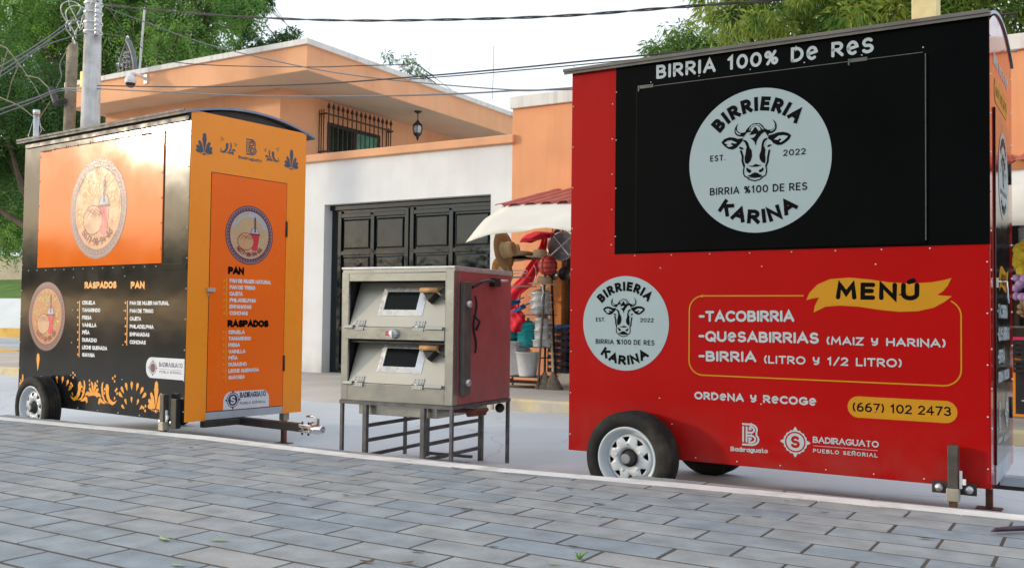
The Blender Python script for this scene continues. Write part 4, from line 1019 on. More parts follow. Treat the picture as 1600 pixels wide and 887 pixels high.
for k, (u, v, m_, lab) in enumerate(((803, 428, 'aluminium', 'long bright roasting rod hooked on the wire shelf at left'), (832, 426, 'galv', 'curved wire hanger on the wire shelf in the middle of the rack'), (843, 455, 'galv', 'wire hook hanging below the flat crowned hat'))):
    c = PT(u, v, 11.5); q = MB()
    q.tube([(0, 0, .08), (.02, 0, .10), (.05, 0, .06), (.06, 0, -.02), (.03, 0, -.12), (.05, 0, -.2)], .006, 5) if k else q.tube([(-.2, 0, 0), (.2, 0, .01), (.22, 0, .03), (.2, 0, .05), (-.2, 0, .04)], .006, 5)
    o = q.build('wire_hanger', MATS[m_]); o.location = c; tag(o, lab, 'hanger')
c = PT(806, 500, 11.6); q = MB(); rnd = random.Random(6)
vs = []; nu, nv = 26, 16
for j in range(nv+1):
    for i in range(nu):
        th = math.pi*j/nv; a = 2*math.pi*i/nu; k = 1+.22*math.sin(4*a+3*th)+.16*math.sin(7*a-5*th+1)+.10*math.sin(11*th+2*a)
        vs.append((.14*k*math.sin(th)*math.cos(a), .08*k*math.sin(th)*math.sin(a), .15*math.cos(th)*(1+.2*math.sin(3*a))))
q.add(vs, [(j*nu+i, j*nu+(i+1) % nu, (j+1)*nu+(i+1) % nu, (j+1)*nu+i) for j in range(nv) for i in range(nu)], smooth=True)
o = q.build('cloth_bundle', MATS['red_cloth'], fix=False); o.location = c; tag(o, 'crumpled red cloth bundle under the blue dustpans', 'cloth')
# right-hand sliver behind the red trailer
e = atY(1597, 500, 11.4)
crate((e.x+.25, 11.35, .60), .62, .4, .34, 'black_pot', 'black crate with a pink rim behind the right end of the red trailer', 'pink_plastic')
t = empty('poster_board', (e.x+.25, 11.2, .13), 0, 'black notice board with an orange border on the pavement behind the red trailer', 'board')
q = MB(); q.box((-.33, 0, .02), (.33, .03, .62)); q.build('frame', MATS['print_orange'], t, .004)
q = MB(); q.box((-.30, -.006, .05), (.30, -.001, .59)); q.build('panel', MATS['black_pot'], t)
q = MB(); rnd = random.Random(3)
for k in range(16): q.tube([(rnd.uniform(-.25, .15), -.008, .1+.028*k), (rnd.uniform(-.1, .27), -.008, .12+.028*k)], .008, 5)
q.build('chalk_pattern', MATS['sticker_white_shaded'], t)
for k, (v, m, lab, r) in enumerate(((405, 'petal_yellow', 'yellow flower bunch hanging at the far right shop front', .16), (452, 'purple_bag', 'bundle of purple plastic bags hanging below the yellow flowers', .17), (478, 'brown_box', 'brown cloth bundle hanging below the purple bags', .12))):
    p_ = atY(1600, v, 11.3); q = MB(); rnd = random.Random(k)
    for i in range(26):
        a = Vector((rnd.uniform(-1, 1), rnd.uniform(-.6, .6), rnd.uniform(-1, 1)))*r*.8
        q.ball(a, r*rnd.uniform(.22, .4), 6, sc=(1, .7, rnd.uniform(.6, 1.4)))
    o = q.build('hanging_goods', MATS[m], fix=False); o.location = (p_.x+.06, 11.3, p_.z); tag(o, lab, 'goods')

# ------------------------------------------------------------------ poles and wires
pb = atY(146, 20, 10.25)
t = empty('concrete_pole', (pb.x, 10.25, .13), 0, 'tall round pale concrete utility pole beside the orange house', 'utility pole')
q = MB(); q.lathe([(.20, -.1), (.195, 0), (.112, 8.2), (.001, 8.2)], n=24); q.build('shaft', MATS['pole_concrete'], t)
def pz(v): return atY(150, v, 10.25).z-.13
q = MB()
for v in (6, 20, 36, 50):
    z = pz(v); q.lathe([(.155, -.012), (.155, .012)], (0, 0, z), 20)
q.build('clamp_band', MATS['galv'], t)
q = MB()
for v in (2, 13, 21, 27, 35, 42, 48, 54):
    z = pz(v); q.lathe([(.02, -.05), (.05, -.045), (.03, 0), (.05, .045), (.02, .05)], (.185, -.06, z), 10)
q.box((.165, -.08, pz(56)), (.18, -.04, pz(-4))); q.build('insulator', MATS['galv'], t)
q = MB(); rnd = random.Random(9)
for (u, v, r) in ((126, 12, .28), (110, 25, .20), (119, 34, .22), (116, 50, .16)):
    c = atY(u, v, 10.1)-Vector((pb.x, 10.25, .13)); 
    q.tube([c+Vector((r*math.cos(R(a))*(.9+.1*math.sin(R(3*a))), .08*math.sin(R(2*a)), r*1.25*math.sin(R(a)))) for a in range(0, 346, 15)], .009, 5)
q.build('cable_coil', MATS['galv'], t)
wb = atY(107, 190, 10.9); wt = atY(113, 75, 10.9)
t = empty('wooden_pole', (wb.x, 10.9, .13), 0, 'weathered wooden pole with a slanted sawn top left of the concrete pole', 'utility pole')
q = MB(); d = wt-wb; b0 = Vector((0, 0, 0)); b1 = Vector((wt.x-wb.x, 0, wt.z-.13))
q.tube([(b0.x-d.x*1.2, 0, -.1), tuple(b1*.9), tuple(b1)], [.115, .10, .098], 14)
o = q.build('shaft', MATS['pole_wood'], t)
for v in o.data.vertices:
    if v.co.z > b1.z-.05: v.co.z += (v.co.x-b1.x)*1.1
q = MB(); c = atY(88, 157, 10.7)-Vector(t.location); q.tube([c+Vector((-.18, 0, .25)), c+Vector((.0, 0, -.05)), c+Vector((.2, .05, -.02))], [.045, .07, .05], 8); q.build('splice_box', MATS['cable'], t)
q = MB(); c = atY(128, 124, 10.7)-Vector(t.location); q.box(c+Vector((-.04, -.01, -.14)), c+Vector((.04, .01, .14))); q.build('marker_tag', MATS['yellow_tag'], t)
c = atY(57, 180, 12.5)
q = MB(); q.tube([(0, 0, -.1), (0, 0, c.z-.13)], .055, 12); q.tube([(0, 0, c.z-.12), (0, 0, c.z-.02)], .07, 12)
q.tube([(-.1, 0, c.z-.2), (-.22, -.03, c.z-.55), (-.12, -.05, c.z-.8)], .005, 5); q.tube([(.1, 0, c.z-.2), (.24, -.03, c.z-.5), (.05, -.09, c.z-.75)], .005, 5)
o = q.build('service_post', MATS['galv']); o.location = (c.x, 12.5, .13); tag(o, 'short pale metal post with a cap rising behind the far left of the black trailer', 'post')
c = atY(1447, 40, 14)
q = MB(); q.box((-.16, -.16, 0), (.16, .16, 4)); o = q.build('roof_post', MATS['post_yellow'], None, .01); o.location = (c.x, 14, 4.40); tag(o, 'square yellowish concrete post standing on the shop roof above the red trailer', 'post')

def wire(name, pts, r, m, lab, twist=0, n=60):
    P_ = [atY(u, v, Y) for u, v, Y in pts]; out = []
    k = len(P_)-1
    for i in range(n+1):
        f = i/n*k; a = min(int(f), k-1); t = f-a
        p0, p1, p2, p3 = P_[max(a-1, 0)], P_[a], P_[a+1], P_[min(a+2, k)]
        out.append(.5*((2*p1)+(p2-p0)*t+(2*p0-5*p1+4*p2-p3)*t*t+(3*p1-p0-3*p2+p3)*t**3))
    q = MB()
    if twist:
        for s_ in (0, math.pi):
            q.tube([p+Vector((0, math.cos(i*.42+s_)*r*.8, math.sin(i*.42+s_)*r*.8)) for i, p in enumerate(out)], r*.75, 6)
    else: q.tube(out, r, 6)
    tag(q.build(name, MATS[m], fix=False), lab, 'cable', 'overhead cables')
wire('overhead_cable', [(160, 8, 10.1), (340, 24, 10.1), (520, 32, 10.1), (700, 31, 10.1), (880, 25, 10.1), (1060, 11.5, 10.1), (1240, -2, 10.1), (1500, -25, 10.1)], .012, 'cable', 'thick twisted cable crossing the whole sky from the concrete pole above both trailers', 1, 150)
wire('overhead_cable', [(152, 134, 10.2), (300, 136, 10.2), (480, 132, 10.2), (640, 121, 10.2), (800, 107, 10.2), (900, 97, 10.2), (1150, 72, 10.2), (1590, 20, 10.2)], .010, 'cable', 'thin dark cable running from the pole across the orange fascia to above the red trailer')
wire('overhead_cable', [(640, 124, 10.25), (720, 118, 10.25), (800, 111, 10.25), (900, 102, 10.25), (1150, 77, 10.25), (1590, 26, 10.25)], .007, 'cable', 'thinner cable just under the thin dark one above the red trailer')
wire('overhead_cable', [(152, 139, 10.25), (300, 146, 10.25), (438, 150.5, 10.25), (600, 150, 10.25), (720, 146.5, 10.25), (800, 142, 10.25), (900, 137, 10.25), (1590, 80, 10.25)], .011, 'cable_grey', 'thick grey cable dipping low across the orange eave and meeting the red trailer corner')
wire('overhead_cable', [(165, 12, 10.2), (230, 36, 10.5), (300, 62, 10.8), (380, 84, 11.0), (480, 106, 11.2), (560, 119, 11.3), (640, 128, 11.4), (772, 139, 11.5), (840, 141, 11.5), (900, 140, 11.6)], .009, 'cable_grey', 'slack pale cable falling steeply from the pole across the roof corner')
wire('overhead_cable', [(160, 52, 10.2), (200, 60, 10.2), (250, 92, 10.6), (330, 102, 11.3), (480, 105, 11.4), (560, 103, 11.5), (640, 101, 11.6)], .007, 'cable', 'very thin wire running flat along the upper part of the orange fascia')
wire('overhead_cable', [(133, 14, 10.1), (100, 40, 9.6), (50, 75, 9.0), (-30, 122, 8.2)], .009, 'cable_grey', 'upper pale cable dropping leftwards from the concrete pole in front of the trees')
wire('overhead_cable', [(133, 22, 10.15), (95, 50, 9.7), (45, 84, 9.1), (-30, 132, 8.3)], .011, 'cable_grey', 'second pale cable just below the upper one dropping leftwards from the concrete pole')
wire('overhead_cable', [(135, 52, 10.1), (110, 58, 9.9), (66, 74, 9.4), (30, 100, 9.0), (-30, 140, 8.4)], .010, 'cable_grey', 'slack pale cable curving leftwards from the lower clamp of the concrete pole')
wire('overhead_cable', [(140, 140, 10.2), (95, 139, 10.5), (50, 155, 9.8), (-30, 181, 8.8)], .012, 'cable_grey', 'thick pale cable running left from the wooden pole at the level of its splice box')
wire('overhead_cable', [(140, 145, 10.25), (95, 142, 10.55), (45, 162, 9.9), (-30, 190, 8.9)], .009, 'cable_grey', 'thinner pale cable directly below the thick one running left from the wooden pole')
wire('overhead_cable', [(105, 78, 10.6), (94, 100, 10.6), (96, 120, 10.6), (88, 138, 10.6)], .009, 'cable_grey', 'short pale cable looping down the left side of the wooden pole')
wire('overhead_cable', [(170, 14, 10.2), (184, 35, 11.2), (198, 64, 12.9)], .009, 'cable', 'short dark wire slanting from the concrete pole to the iron arch')
wire('overhead_cable', [(771.5, 72, 12.5), (771, 110, 12.5), (769, 155, 12.5)], .004, 'cable_grey', 'faint hair thin wire hanging upright against the sky left of the shop roof')
# ------------------------------------------------------------------ trailers: shared pieces
ZB = .26223; HB = 2.4; ZT = ZB+HB
def wheel(parent, x, y0, y1, side=-1, rad=.277):
    """wheel with its axis along y; side -1 shows the rim towards -y"""
    w = empty('wheel', (x, (y0+y1)/2, rad-.004)); w.parent = parent
    M = Matrix.Rotation(R(90), 4, 'X')      # lathe z -> -y
    if side > 0: M = Matrix.Rotation(R(-90), 4, 'X')
    hw = (y1-y0)/2
    q = MB()
    pr = [(.182, hw*.72), (.19, hw*.90), (.215, hw*1.0), (.245, hw*.97), (.262, hw*.86), (.272, hw*.68)]
    for k in range(5):      # grooves round the tread
        a = hw*(.60-.30*k); pr += [(rad, a), (rad, a-hw*.16), (rad-.006, a-hw*.18), (rad-.006, a-hw*.27)]
    pr = pr[:-2]
    pr += [(.272, -hw*.80), (.245, -hw*.97), (.19, -hw*.9), (.182, -hw*.72)]
    q.lathe(pr, n=72, M=M); q.build('tyre', MATS['tyre_rubber'], w)
    q = MB(); q.lathe([(.183, hw*.70), (.189, hw*.84), (.183, hw*.90), (.174, hw*.86), (.166, hw*.60), (.160, hw*.36), (.150, hw*.30), (.142, hw*.34)], n=64, M=M)
    # disc with eight windows
    zf = lambda r: hw*(.34+.16*math.sin(math.pi*max(0, min(1, (r-.055)/.087))))
    n = 64; rr = [.055, .075, .098, .125, .142]
    vs = [(r*math.cos(2*math.pi*j/n), r*math.sin(2*math.pi*j/n), zf(r)) for r in rr for j in range(n)]
    for j in range(n):     # windows narrow towards the hub
        k = (j+4) % 8; i = 2*n+j
        if k in (2, 6, 3, 5):
            jc = j+(4-k); f_ = .72 if k in (2, 6) else .55; a_ = 2*math.pi*(j+(jc-j)*f_)/n; vs[i] = (rr[2]*math.cos(a_), rr[2]*math.sin(a_), vs[i][2])
    fs = []
    for i in range(4):
        for j in range(n):
            k = (j+4) % 8
            if i == 2 and k in (2, 3, 4, 5): continue
            fs.append((i*n+j, i*n+(j+1) % n, (i+1)*n+(j+1) % n, (i+1)*n+j))
    # narrower outer part of the windows: triangles
    q.add(vs, fs, 0, True, M)
    q.lathe([(.166, hw*.5), (.160, -hw*.7)], n=48, M=M)
    o = q.build('rim', MATS['rim_white'], w, fix=False)
    sd = o.modifiers.new('t', 'SOLIDIFY'); sd.thickness = .004; sd.offset = -1
    q = MB(); q.lathe([(.001, hw*.0), (.14, hw*.0)], n=32, M=M); q.build('brake_drum', MATS['frame_dark'], w)
    q = MB(); q.lathe([(.05, hw*.30), (.040, hw*.40), (.037, hw*.88), (.029, hw*.92)], n=28, M=M); q.build('hub', MATS['frame_dark'], w)
    q = MB(); q.lathe([(.0285, hw*.90), (.0285, hw*1.02), (.025, hw*1.05)], n=24, M=M); q.lathe([(.025, hw*1.05), (.001, hw*1.051)], n=24, M=M, smooth=False); q.build('hub_cap', MATS['sheet_grey'], w)
    q = MB()
    for k in range(5):
        a = R(72*k+18); q.lathe([(.001, hw*.56), (.010, hw*.55), (.012, hw*.30)], (.083*math.cos(a), .083*math.sin(a), 0), 6, M=M, smooth=False)
    q.build('lug_nuts', MATS['galv'], w)
    w.rotation_euler = (0, R(8*side), 0)
    return w
def rivets(pts, n3, r=.0055):
    """little dome heads: pts are (point) in trailer space, n3 the outward direction"""
    q = MB(); n3 = Vector(n3); M0 = n3.to_track_quat('Z', 'Y').to_matrix().to_4x4()
    for p in pts: q.lathe([(r, 0), (r*.8, r*.5), (.0005, r*.75)], n=8, M=Matrix.Translation(p) @ M0)
    return q
def arched_roof(parent, x0, x1, y0, y1, zed, rise, m, mu, name='roof'):
    n = 22; q = MB(); vs = []
    for i in range(n+1):
        t = i/n; y = y0+(y1-y0)*t; z = zed+rise*(1-(2*t-1)**2)
        for x in (x0, x1): vs.append((x, y, z))
    k = len(vs); vs += [(a, b, c-.018) for a, b, c in vs]
    fs = [(2*i, 2*i+1, 2*i+3, 2*i+2) for i in range(n)]; fs += [tuple(j+k for j in f[::-1]) for f in fs]
    q.add(vs, fs, 0, True)
    q.add([vs[0], vs[1], vs[k+1], vs[k]], [(0, 1, 2, 3)]); q.add([vs[2*n], vs[2*n+1], vs[k+2*n+1], vs[k+2*n]], [(0, 3, 2, 1)])
    for s_ in (0, 1):
        e = [vs[2*i+s_] for i in range(n+1)]+[vs[k+2*i+s_] for i in range(n+1)]
        q.add(e, [(i, i+1, n+2+i, n+1+i) for i in range(n)], 1)
    return q.build(name, [m, mu], parent, fix=False)
def jack(parent, x, y, zt, bracket=-1):
    q = MB(); q.box((x-.024, y-.024, .20), (x+.024, y+.024, zt)); j = q.build('jack', MATS['jack_steel'], parent, .004)
    q = MB(); q.box((x-.019, y-.019, .006), (x+.019, y+.019, .22)); q.build('jack_leg', MATS['rust'], j, .003)
    q = MB(); q.box((x-.07, y-.05, -.001), (x+.07, y+.05, .006)); q.build('foot_plate', MATS['rust'], j)
    q = MB(); q.box((x-.03, y-.03, .195), (x+.03, y+.03, .26)); q.build('collar', MATS['collar_zinc'], j, .004)
    if bracket:
        yy = y+.026
        q = MB(); q.box((x-.105, yy, .225), (x+.105, yy+.012, .285)); q.build('bracket', MATS['frame_dark'], j, .003)
        q = MB(); M = Matrix.Rotation(R(90), 4, 'X')
        for sx in (-.07, .07): q.lathe([(.021, 0), (.021, .012), (.012, .02), (.001, .021)], n=10, M=Matrix.Translation((x+sx, yy, .255)) @ M)
        q.build('bolts', MATS['galv'], j)
        q = MB(); q.box((x+.028, y-.01, .26), (x+.042, y+.006, .35)); q.box((x+.043, y-.012, .28), (x+.06, y+.002, .31)); q.build('pin', MATS['white_plastic'], j, .003)
    return j
def coupler(parent, p, d=1):
    """ball coupler at the end of the drawbar, pointing along x*d"""
    x, y, z = p
    q = MB(); q.box((x, y-.03, z-.03), (x+d*.15, y+.03, z+.034)); q.tube([(x+d*.14, y, z), (x+d*.20, y, z+.004), (x+d*.26, y, z+.004)], [.034, .038, .028], 12)
    c = q.build('coupler', MATS['chrome'], parent, .006)
    q = MB(); q.tube([(x+d*.12, y, z+.04), (x+d*.20, y, z+.075), (x+d*.15, y, z+.10), (x+d*.08, y, z+.095)], .008, 6); q.box((x+d*.17, y-.014, z+.04), (x+d*.205, y+.014, z+.085)); q.build('latch', MATS['chrome'], c)
    q = MB()
    for k in (.03, .10):
        q.tube([(x+d*k, y-.045, z), (x+d*k, y+.045, z)], .009, 6); q.tube([(x+d*k, y, z-.05), (x+d*k, y, z+.05)], .008, 6)
    q.build('bolts', MATS['frame_dark'], c)
    return c

# ------------------------------------------------------------------ red trailer
LR, WR = 2.411, 1.131
red = empty('food_trailer', (-2.88672, 5.48117, 0), -.017, 'large red food trailer with black upper front and round white cow emblems', 'food trailer')
WM = Matrix.Translation((-2.88672, 5.48117, 0)) @ Matrix.Rotation(-.017, 4, 'Z')
q = MB(); q.box((0, 0, ZB), (LR-.002, WR, ZT-.002)); body = q.build('body', MATS['red_vinyl'], red, .004)
F = Face(WM, (0, 0, 0), (1, 0, 0), (0, -1, 0)); E = Face(WM, (LR, 0, 0), (0, 1, 0), (1, 0, 0))
# end sheet with its folded edge and gable
q = MB(); n = 22
prof = [(0.0, ZB)]+[(WR*i/n, ZT-.03+.135*(1-(2*i/n-1)**2)) for i in range(n+1)]+[(WR, ZB)]
q.prism(prof, LR-.0015, LR+.003, 'yz'); q.build('end_panel', MATS['red_gloss'], red)
q = MB(); q.box((.313, -.005, 1.492), (LR+.001, -.0005, ZT-.002)); q.build('black_panel', MATS['black_vinyl'], red, .0015)
q = MB(); q.box((.456, -.013, 1.500), (2.112, -.0055, 2.505)); hatch = q.build('serving_hatch', MATS['black_vinyl'], red, .004)
q = MB(); q.box((2.110, -.0145, 1.52), (2.1145, -.0056, 2.50)); q.box((.47, -.0145, 2.5055), (2.10, -.0056, 2.509)); q.build('hatch_edge', MATS['duct'], hatch)
q = MB()
for x in (.47, 1.72): q.box((x, -.017, 2.500), (x+.10, -.0136, 2.520)); q.box((x, -.02, 2.485), (x+.008, -.0137, 2.52))
q.build('hinges', MATS['duct'], hatch)
arched_roof(red, -.045, LR+.012, -.0265, WR+.05, ZT+.004, .115, MATS['roof_grey'], MATS['roof_blue'])
q = MB(); q.box((-.05, -.034, ZT+.002), (LR+.004, -.027, ZT+.022)); q.build('drip_edge', MATS['roof_grey'], red, .002)
pts = [(LR-.012, -.0002, ZB+.1+.26*k) for k in range(5)]+[(.012, -.0002, ZB+.1+.26*k) for k in range(10)]+[(.29, -.0002, 1.55+.22*k) for k in range(5)]
pts += [(.62+.62*k, -.0002, .62) for k in range(3)]+[(.62+.62*k, -.0002, 1.40) for k in range(3)]+[(.35+.25*k, -.0002, .285) for k in range(8)]+[(.62, -.0002, .95), (.7, -.0002, .47)]
o = rivets(pts+[(.45+.24*k, -.0002, 1.478) for k in range(8)], (0, -1, 0), .0048).build('rivets', MATS['galv'], red)
pts = [(.55+.31*k, -.005, 2.535) for k in range(6)]+[(.319, -.0052, 1.6+.3*k) for k in range(4)]+[(.56, -.0052, 2.05)]
rivets(pts, (0, -1, 0), .0045).build('rivets', MATS['galv'], red)
pts = [(LR+.003, .03, ZB+.1+.2*k) for k in range(12)]+[(LR+.003, WR-.03, ZB+.1+.2*k) for k in range(12)]
rivets(pts, (1, 0, 0), .006).build('rivets', MATS['galv'], red)
# lettering on the front
def px(u, v): return F.px(u, v)
pr = Print(F, .0065)
p0, p1 = px(1028, 124), px(1363, 83); h = px(1030, 96)[1]-px(1030, 124)[1]
put_text(pr, 'BIRRIA 100% De ReS', p0, p1, h*.77, .20, 'print_white_shaded', gap=.36, space=.7)
pr.build('heading', red)
cow_badge('cow_plate', F, (1.2195, 2.005), .4135, .0145, hatch)
cow_badge('cow_plate', F, (.388, 1.0655), .2895, .0020, red)
pr = Print(F, .0016)
# frame around the menu: from the ribbon's left end round to its right end
x0, x1 = px(1077, 520)[0], px(1502, 540)[0]; zt = px(1180, 462)[1]; zb = px(1150, 588)[1]; r = .085
path = [(px(1255, 463)[0], zt), (x0+r, zt)]+arc(x0+r, zt-r, r, r, 90, 180, 8)+arc(x0+r, zb+r, r, r, 180, 270, 8)+arc(x1-r, zb+r, r, r, 270, 360, 8)+arc(x1-r, zt-.02-r, r, r, 0, 62, 6)
pr.ribbon(path, .0075, 'print_yellow')
rb = [(695, 205), (712, 165), (755, 120), (825, 90), (930, 82), (1040, 92), (1150, 108), (1260, 114), (1370, 108), (1440, 96), (1485, 84), (1465, 125), (1440, 155), (1408, 176), (1440, 180), (1488, 183), (1445, 215), (1390, 245), (1300, 265), (1200, 268), (1100, 258), (980, 240), (880, 234), (800, 240), (735, 272), (742, 235), (765, 190), (730, 195)]
C5 = lambda a, b: px(1060+a*460/1600, 410+b*250/870)
pr.build('menu_frame', red); pr = Print(F, .0018)
pr.poly([C5(a, b) for a, b in rb], 'print_yellow')
a0, a1 = C5(868, 200), C5(1296, 255)
put_text(pr, 'MEN\u00da', a0, (a1[0], a0[1]-.006), (C5(880, 115)[1]-C5(880, 205)[1])*1.02, .26, 'print_black', gap=.42, lift=.0004)
def line(txt, a, b, htop, w, gap=.27, space=.5, m='print_white_shaded'):
    """a, b baseline ends in crop pixels, htop the top of the first letter"""
    A = C5(*a); B = C5(*b); H = C5(a[0], htop)[1]-A[1]
    pq = Print(F, .0016); put_text(pq, txt, A, B, H, w, m, gap=gap, space=space); pq.build('menu_line', red)
line('-TACOBIRRIA', (118, 322), (624, 322), 263, .22)
line('-QUeSABIRRIAS', (116, 428), (757, 441), 371, .22)
line('(MAIZ y HARINA)', (808, 446), (1450, 462), 402, .21, space=.6)
line('-BIRRIA', (116, 536), (418, 541), 480, .22)
line('(LITRO y 1/2 LITRO)', (468, 548), (1212, 570), 504, .20, space=.6)
line('ORDeNA y ReCOGe', (92, 742), (746, 778), 700, .24, gap=.30, space=.6)
pr.build('menu_banner', red); pr = Print(F, .0016)
pa, pb_ = C5(920, 780), C5(1517, 810); zt, zb = C5(1200, 738)[1], C5(1200, 856)[1]
pr.poly(rrect(pa[0], zb, pb_[0], zt, (zt-zb)/2-.001, 10), 'print_yellow')
A = C5(950, 808); B = C5(1478, 834); put_text(pr, '(667) 102 2473', A, B, C5(960, 760)[1]-A[1], .17, 'print_black', gap=.28, space=.5, lift=.0004)
pr.build('phone_label', red)
pr = Print(F, .0016); C6 = lambda a, b: px(1130+a/6.4, 650+b/6.4)
a = C6(190, 288); b = C6(362, 288); c = C6(190, 65); letter_logo(pr, a[0], a[1], b[0]-a[0], c[1]-a[1], 'print_white_shaded')
a = C6(80, 346); b = C6(443, 368); put_text(pr, 'Badiraguato', a, b, C6(80, 300)[1]-a[1], .22, 'print_white_shaded', gap=.22, slab=True, cap=False)
pr.build('town_logo', red); pr = Print(F, .0016)
c = C6(721, 256); r = (C6(721, 108)[1]-C6(721, 404)[1])/2; seal(pr, c[0], c[1], r, 'print_white_shaded', 'red_vinyl', 'red_vinyl')
a = C6(903, 262); b = C6(1550, 312); put_text(pr, 'BADIRAGUATO', a, b, C6(903, 200)[1]-a[1], .20, 'print_white_shaded', gap=.22, slab=True, cap=False)
a = C6(903, 360); b = C6(1540, 410); put_text(pr, 'PUEBLO SE\u00d1ORIAL', a, b, C6(903, 322)[1]-a[1], .22, 'print_white_shaded', gap=.42, slab=True, cap=False, space=.6)
a = C6(903, 292); b = C6(1545, 342); pr.ribbon([a, b], .0022, 'print_white_shaded')
pr.build('town_seal', red)
# end face: door, labels
q = MB(); q.box((LR+.0035, .17, ZB+.10), (LR+.012, .88, ZB+1.96)); dr = q.build('door', MATS['black_gloss'], red, .003)
q = MB()
for z in (.55, 1.9): q.tube([(LR+.014, .89, z), (LR+.014, .89, z+.12)], .009, 8)
q.build('hinges', MATS['black_paint'], dr)
q = MB(); q.box((LR+.0122, .20, 1.28), (LR+.02, .24, 1.33)); q.tube([(LR+.02, .22, 1.31), (LR+.055, .22, 1.31), (LR+.06, .27, 1.20)], .006, 6); q.build('handle', MATS['chrome'], dr)
pr = Print(E, .0045)
put_text(pr, 'BIRRIA 100% De ReS', (.17, 2.45), (.88, 2.45), .062, .21, 'print_white_shaded', gap=.30, space=.55)
pr.poly(rrect(.2, 2.26, .85, 2.39, .06, 8), 'print_yellow'); put_text(pr, '(667) 102 2473', (.25, 2.30), (.8, 2.30), .05, .17, 'print_black', lift=.0004)
pr.build('end_lettering', red)
cow_badge('cow_plate', E, (.53, 1.90), .24, .0135, dr)
pr = Print(E, .0135)
rbx = [C5(a, b) for a, b in rb]; mx_ = min(a for a, b in rbx); Mx = max(a for a, b in rbx); mz = min(b for a, b in rbx)
pr.poly([(.28+(a-mx_)/(Mx-mx_)*.5, 1.26+(b-mz)*.75) for a, b in rbx], 'print_yellow'); put_text(pr, 'MEN\u00da', (.40, 1.30), (.66, 1.30), .06, .26, 'print_black', gap=.42, lift=.0004)
pr.build('menu_banner', dr)
def dtext(tx, x0, x1, z, h, w):
    q_ = Print(E, .0135); put_text(q_, tx, (x0, z), (x1, z), h, w, 'print_white_shaded'); q_.build('menu_line', dr)
for k, tx in enumerate(('-TACOBIRRIA', '-QUeSABIRRIAS', '-BIRRIA')): dtext(tx, .22, .22+(.5, .6, .34)[k], 1.12-.12*k, .075, .22)
dtext('ORDeNA y ReCOGe', .24, .80, .78, .06, .24)
pr = Print(E, .0135); letter_logo(pr, .26, .52, .1, .16, 'print_white_shaded'); put_text(pr, 'Badiraguato', (.2, .47), (.42, .47), .03, .22, 'print_white_shaded', slab=True, cap=False); pr.build('town_logo', dr)
pr = Print(E, .0135); seal(pr, .66, .6, .1, 'print_white_shaded', 'black_gloss', 'black_gloss'); put_text(pr, 'BADIRAGUATO', (.5, .45), (.82, .45), .035, .2, 'print_white_shaded', slab=True, cap=False); pr.build('town_seal', dr)
q = MB(); q.box((LR+.0035, .17, ZB), (LR+.010, .88, ZB+.098)); q.build('sill_rail', MATS['trim_grey'], red, .002)
q = MB(); q.box((LR-.8, WR*.5-.035, ZB-.075), (LR+.85, WR*.5+.035, ZB-.005)); db = q.build('drawbar', MATS['frame_dark'], red, .004)
q = MB(); q.prism([(LR-.01, ZB-.003), (LR+.16, ZB-.003), (LR+.16, ZB-.05), (LR-.01, ZB-.05)], WR*.5-.05, WR*.5+.05, 'xz'); q.build('gusset', MATS['trim_grey'], db)
coupler(db, (LR+.85, WR*.5, ZB-.04))
wheel(red, .492, -.198, -.022, -1, .274); wheel(red, .492, WR+.015, WR+.19, 1, .274)
q = MB(); q.tube([(.5, -.02, .273), (.5, WR+.02, .273)], .022, 8); q.build('axle', MATS['frame_dark'], red)
jack(red, 2.245, -.052, .475); jack(red, LR-.11, WR*.86, .25, 0)

# ------------------------------------------------------------------ orange and black trailer (its origin is the near right corner)
LO, WO = 2.475, 1.167
ora = empty('food_trailer', (-5.98733, 5.08394, 0), -.08456, 'black and orange bakery trailer with an orange end door beside the oven', 'food trailer')
WM2 = Matrix.Translation((-5.98733, 5.08394, 0)) @ Matrix.Rotation(-.08456, 4, 'Z')
FS = Face(WM2, (0, 0, 0), (1, 0, 0), (0, -1, 0)); FE = Face(WM2, (0, 0, 0), (0, 1, 0), (1, 0, 0))
q = MB(); q.box((-LO, 0, ZB+.02), (-.002, WO, ZT-.05)); body = q.build('body', MATS['side_black'], ora, .003)
# side skin: upper and lower sheets, with the join behind the hatch
q = MB(); q.box((-LO-.002, -.003, 1.478), (.003, -.0005, ZT-.082)); q.build('upper_side_sheet', MATS['side_black'], ora, .001)
q = MB(); q.box((-LO-.002, -.003, ZB), (.003, -.0005, 1.474)); q.build('lower_side_sheet', MATS['side_black'], ora, .001)
q = MB(); q.box((-2.192, -.013, 1.483), (-.322, -.0035, 2.528)); ht = q.build('serving_hatch', MATS['hatch_orange'], ora, .004)
q = MB(); q.box((-2.20, -.0045, 1.478), (-2.1925, -.0032, 2.536)); q.box((-.3215, -.0045, 1.478), (-.314, -.0032, 2.536)); q.box((-2.192, -.0045, 2.5285), (-.322, -.0032, 2.536)); q.build('hatch_gap', MATS['rust'], ht)
q = MB()
for x in (-2.14, -.62): q.box((x, -.016, 2.518), (x+.14, -.0131, 2.534))
for k in range(9): q.box((-1.95+.19*k, -.016, 2.522), (-1.94+.19*k, -.0131, 2.545))
q.build('hinges', MATS['rust'], ht)
q = MB(); q.box((-.31, -.009, 1.43), (-.004, -.0032, 1.478)); q.build('latch_plate', MATS['side_black'], ora, .002)
pts = [(-.008, -.0032, ZB+.08+.235*k) for k in range(10)]+[(-LO+.008, -.0032, ZB+.08+.235*k) for k in range(10)]
pts += [(-LO+.12+.15*k, -.0032, 1.462) for k in range(15)]+[(-LO+.1+.3*k, -.0032, ZB+.015) for k in range(8)]
pts += [(-1.60, -.0032, .55+.28*k) for k in range(4)]+[(-.83, -.0032, .55+.28*k) for k in range(4)]
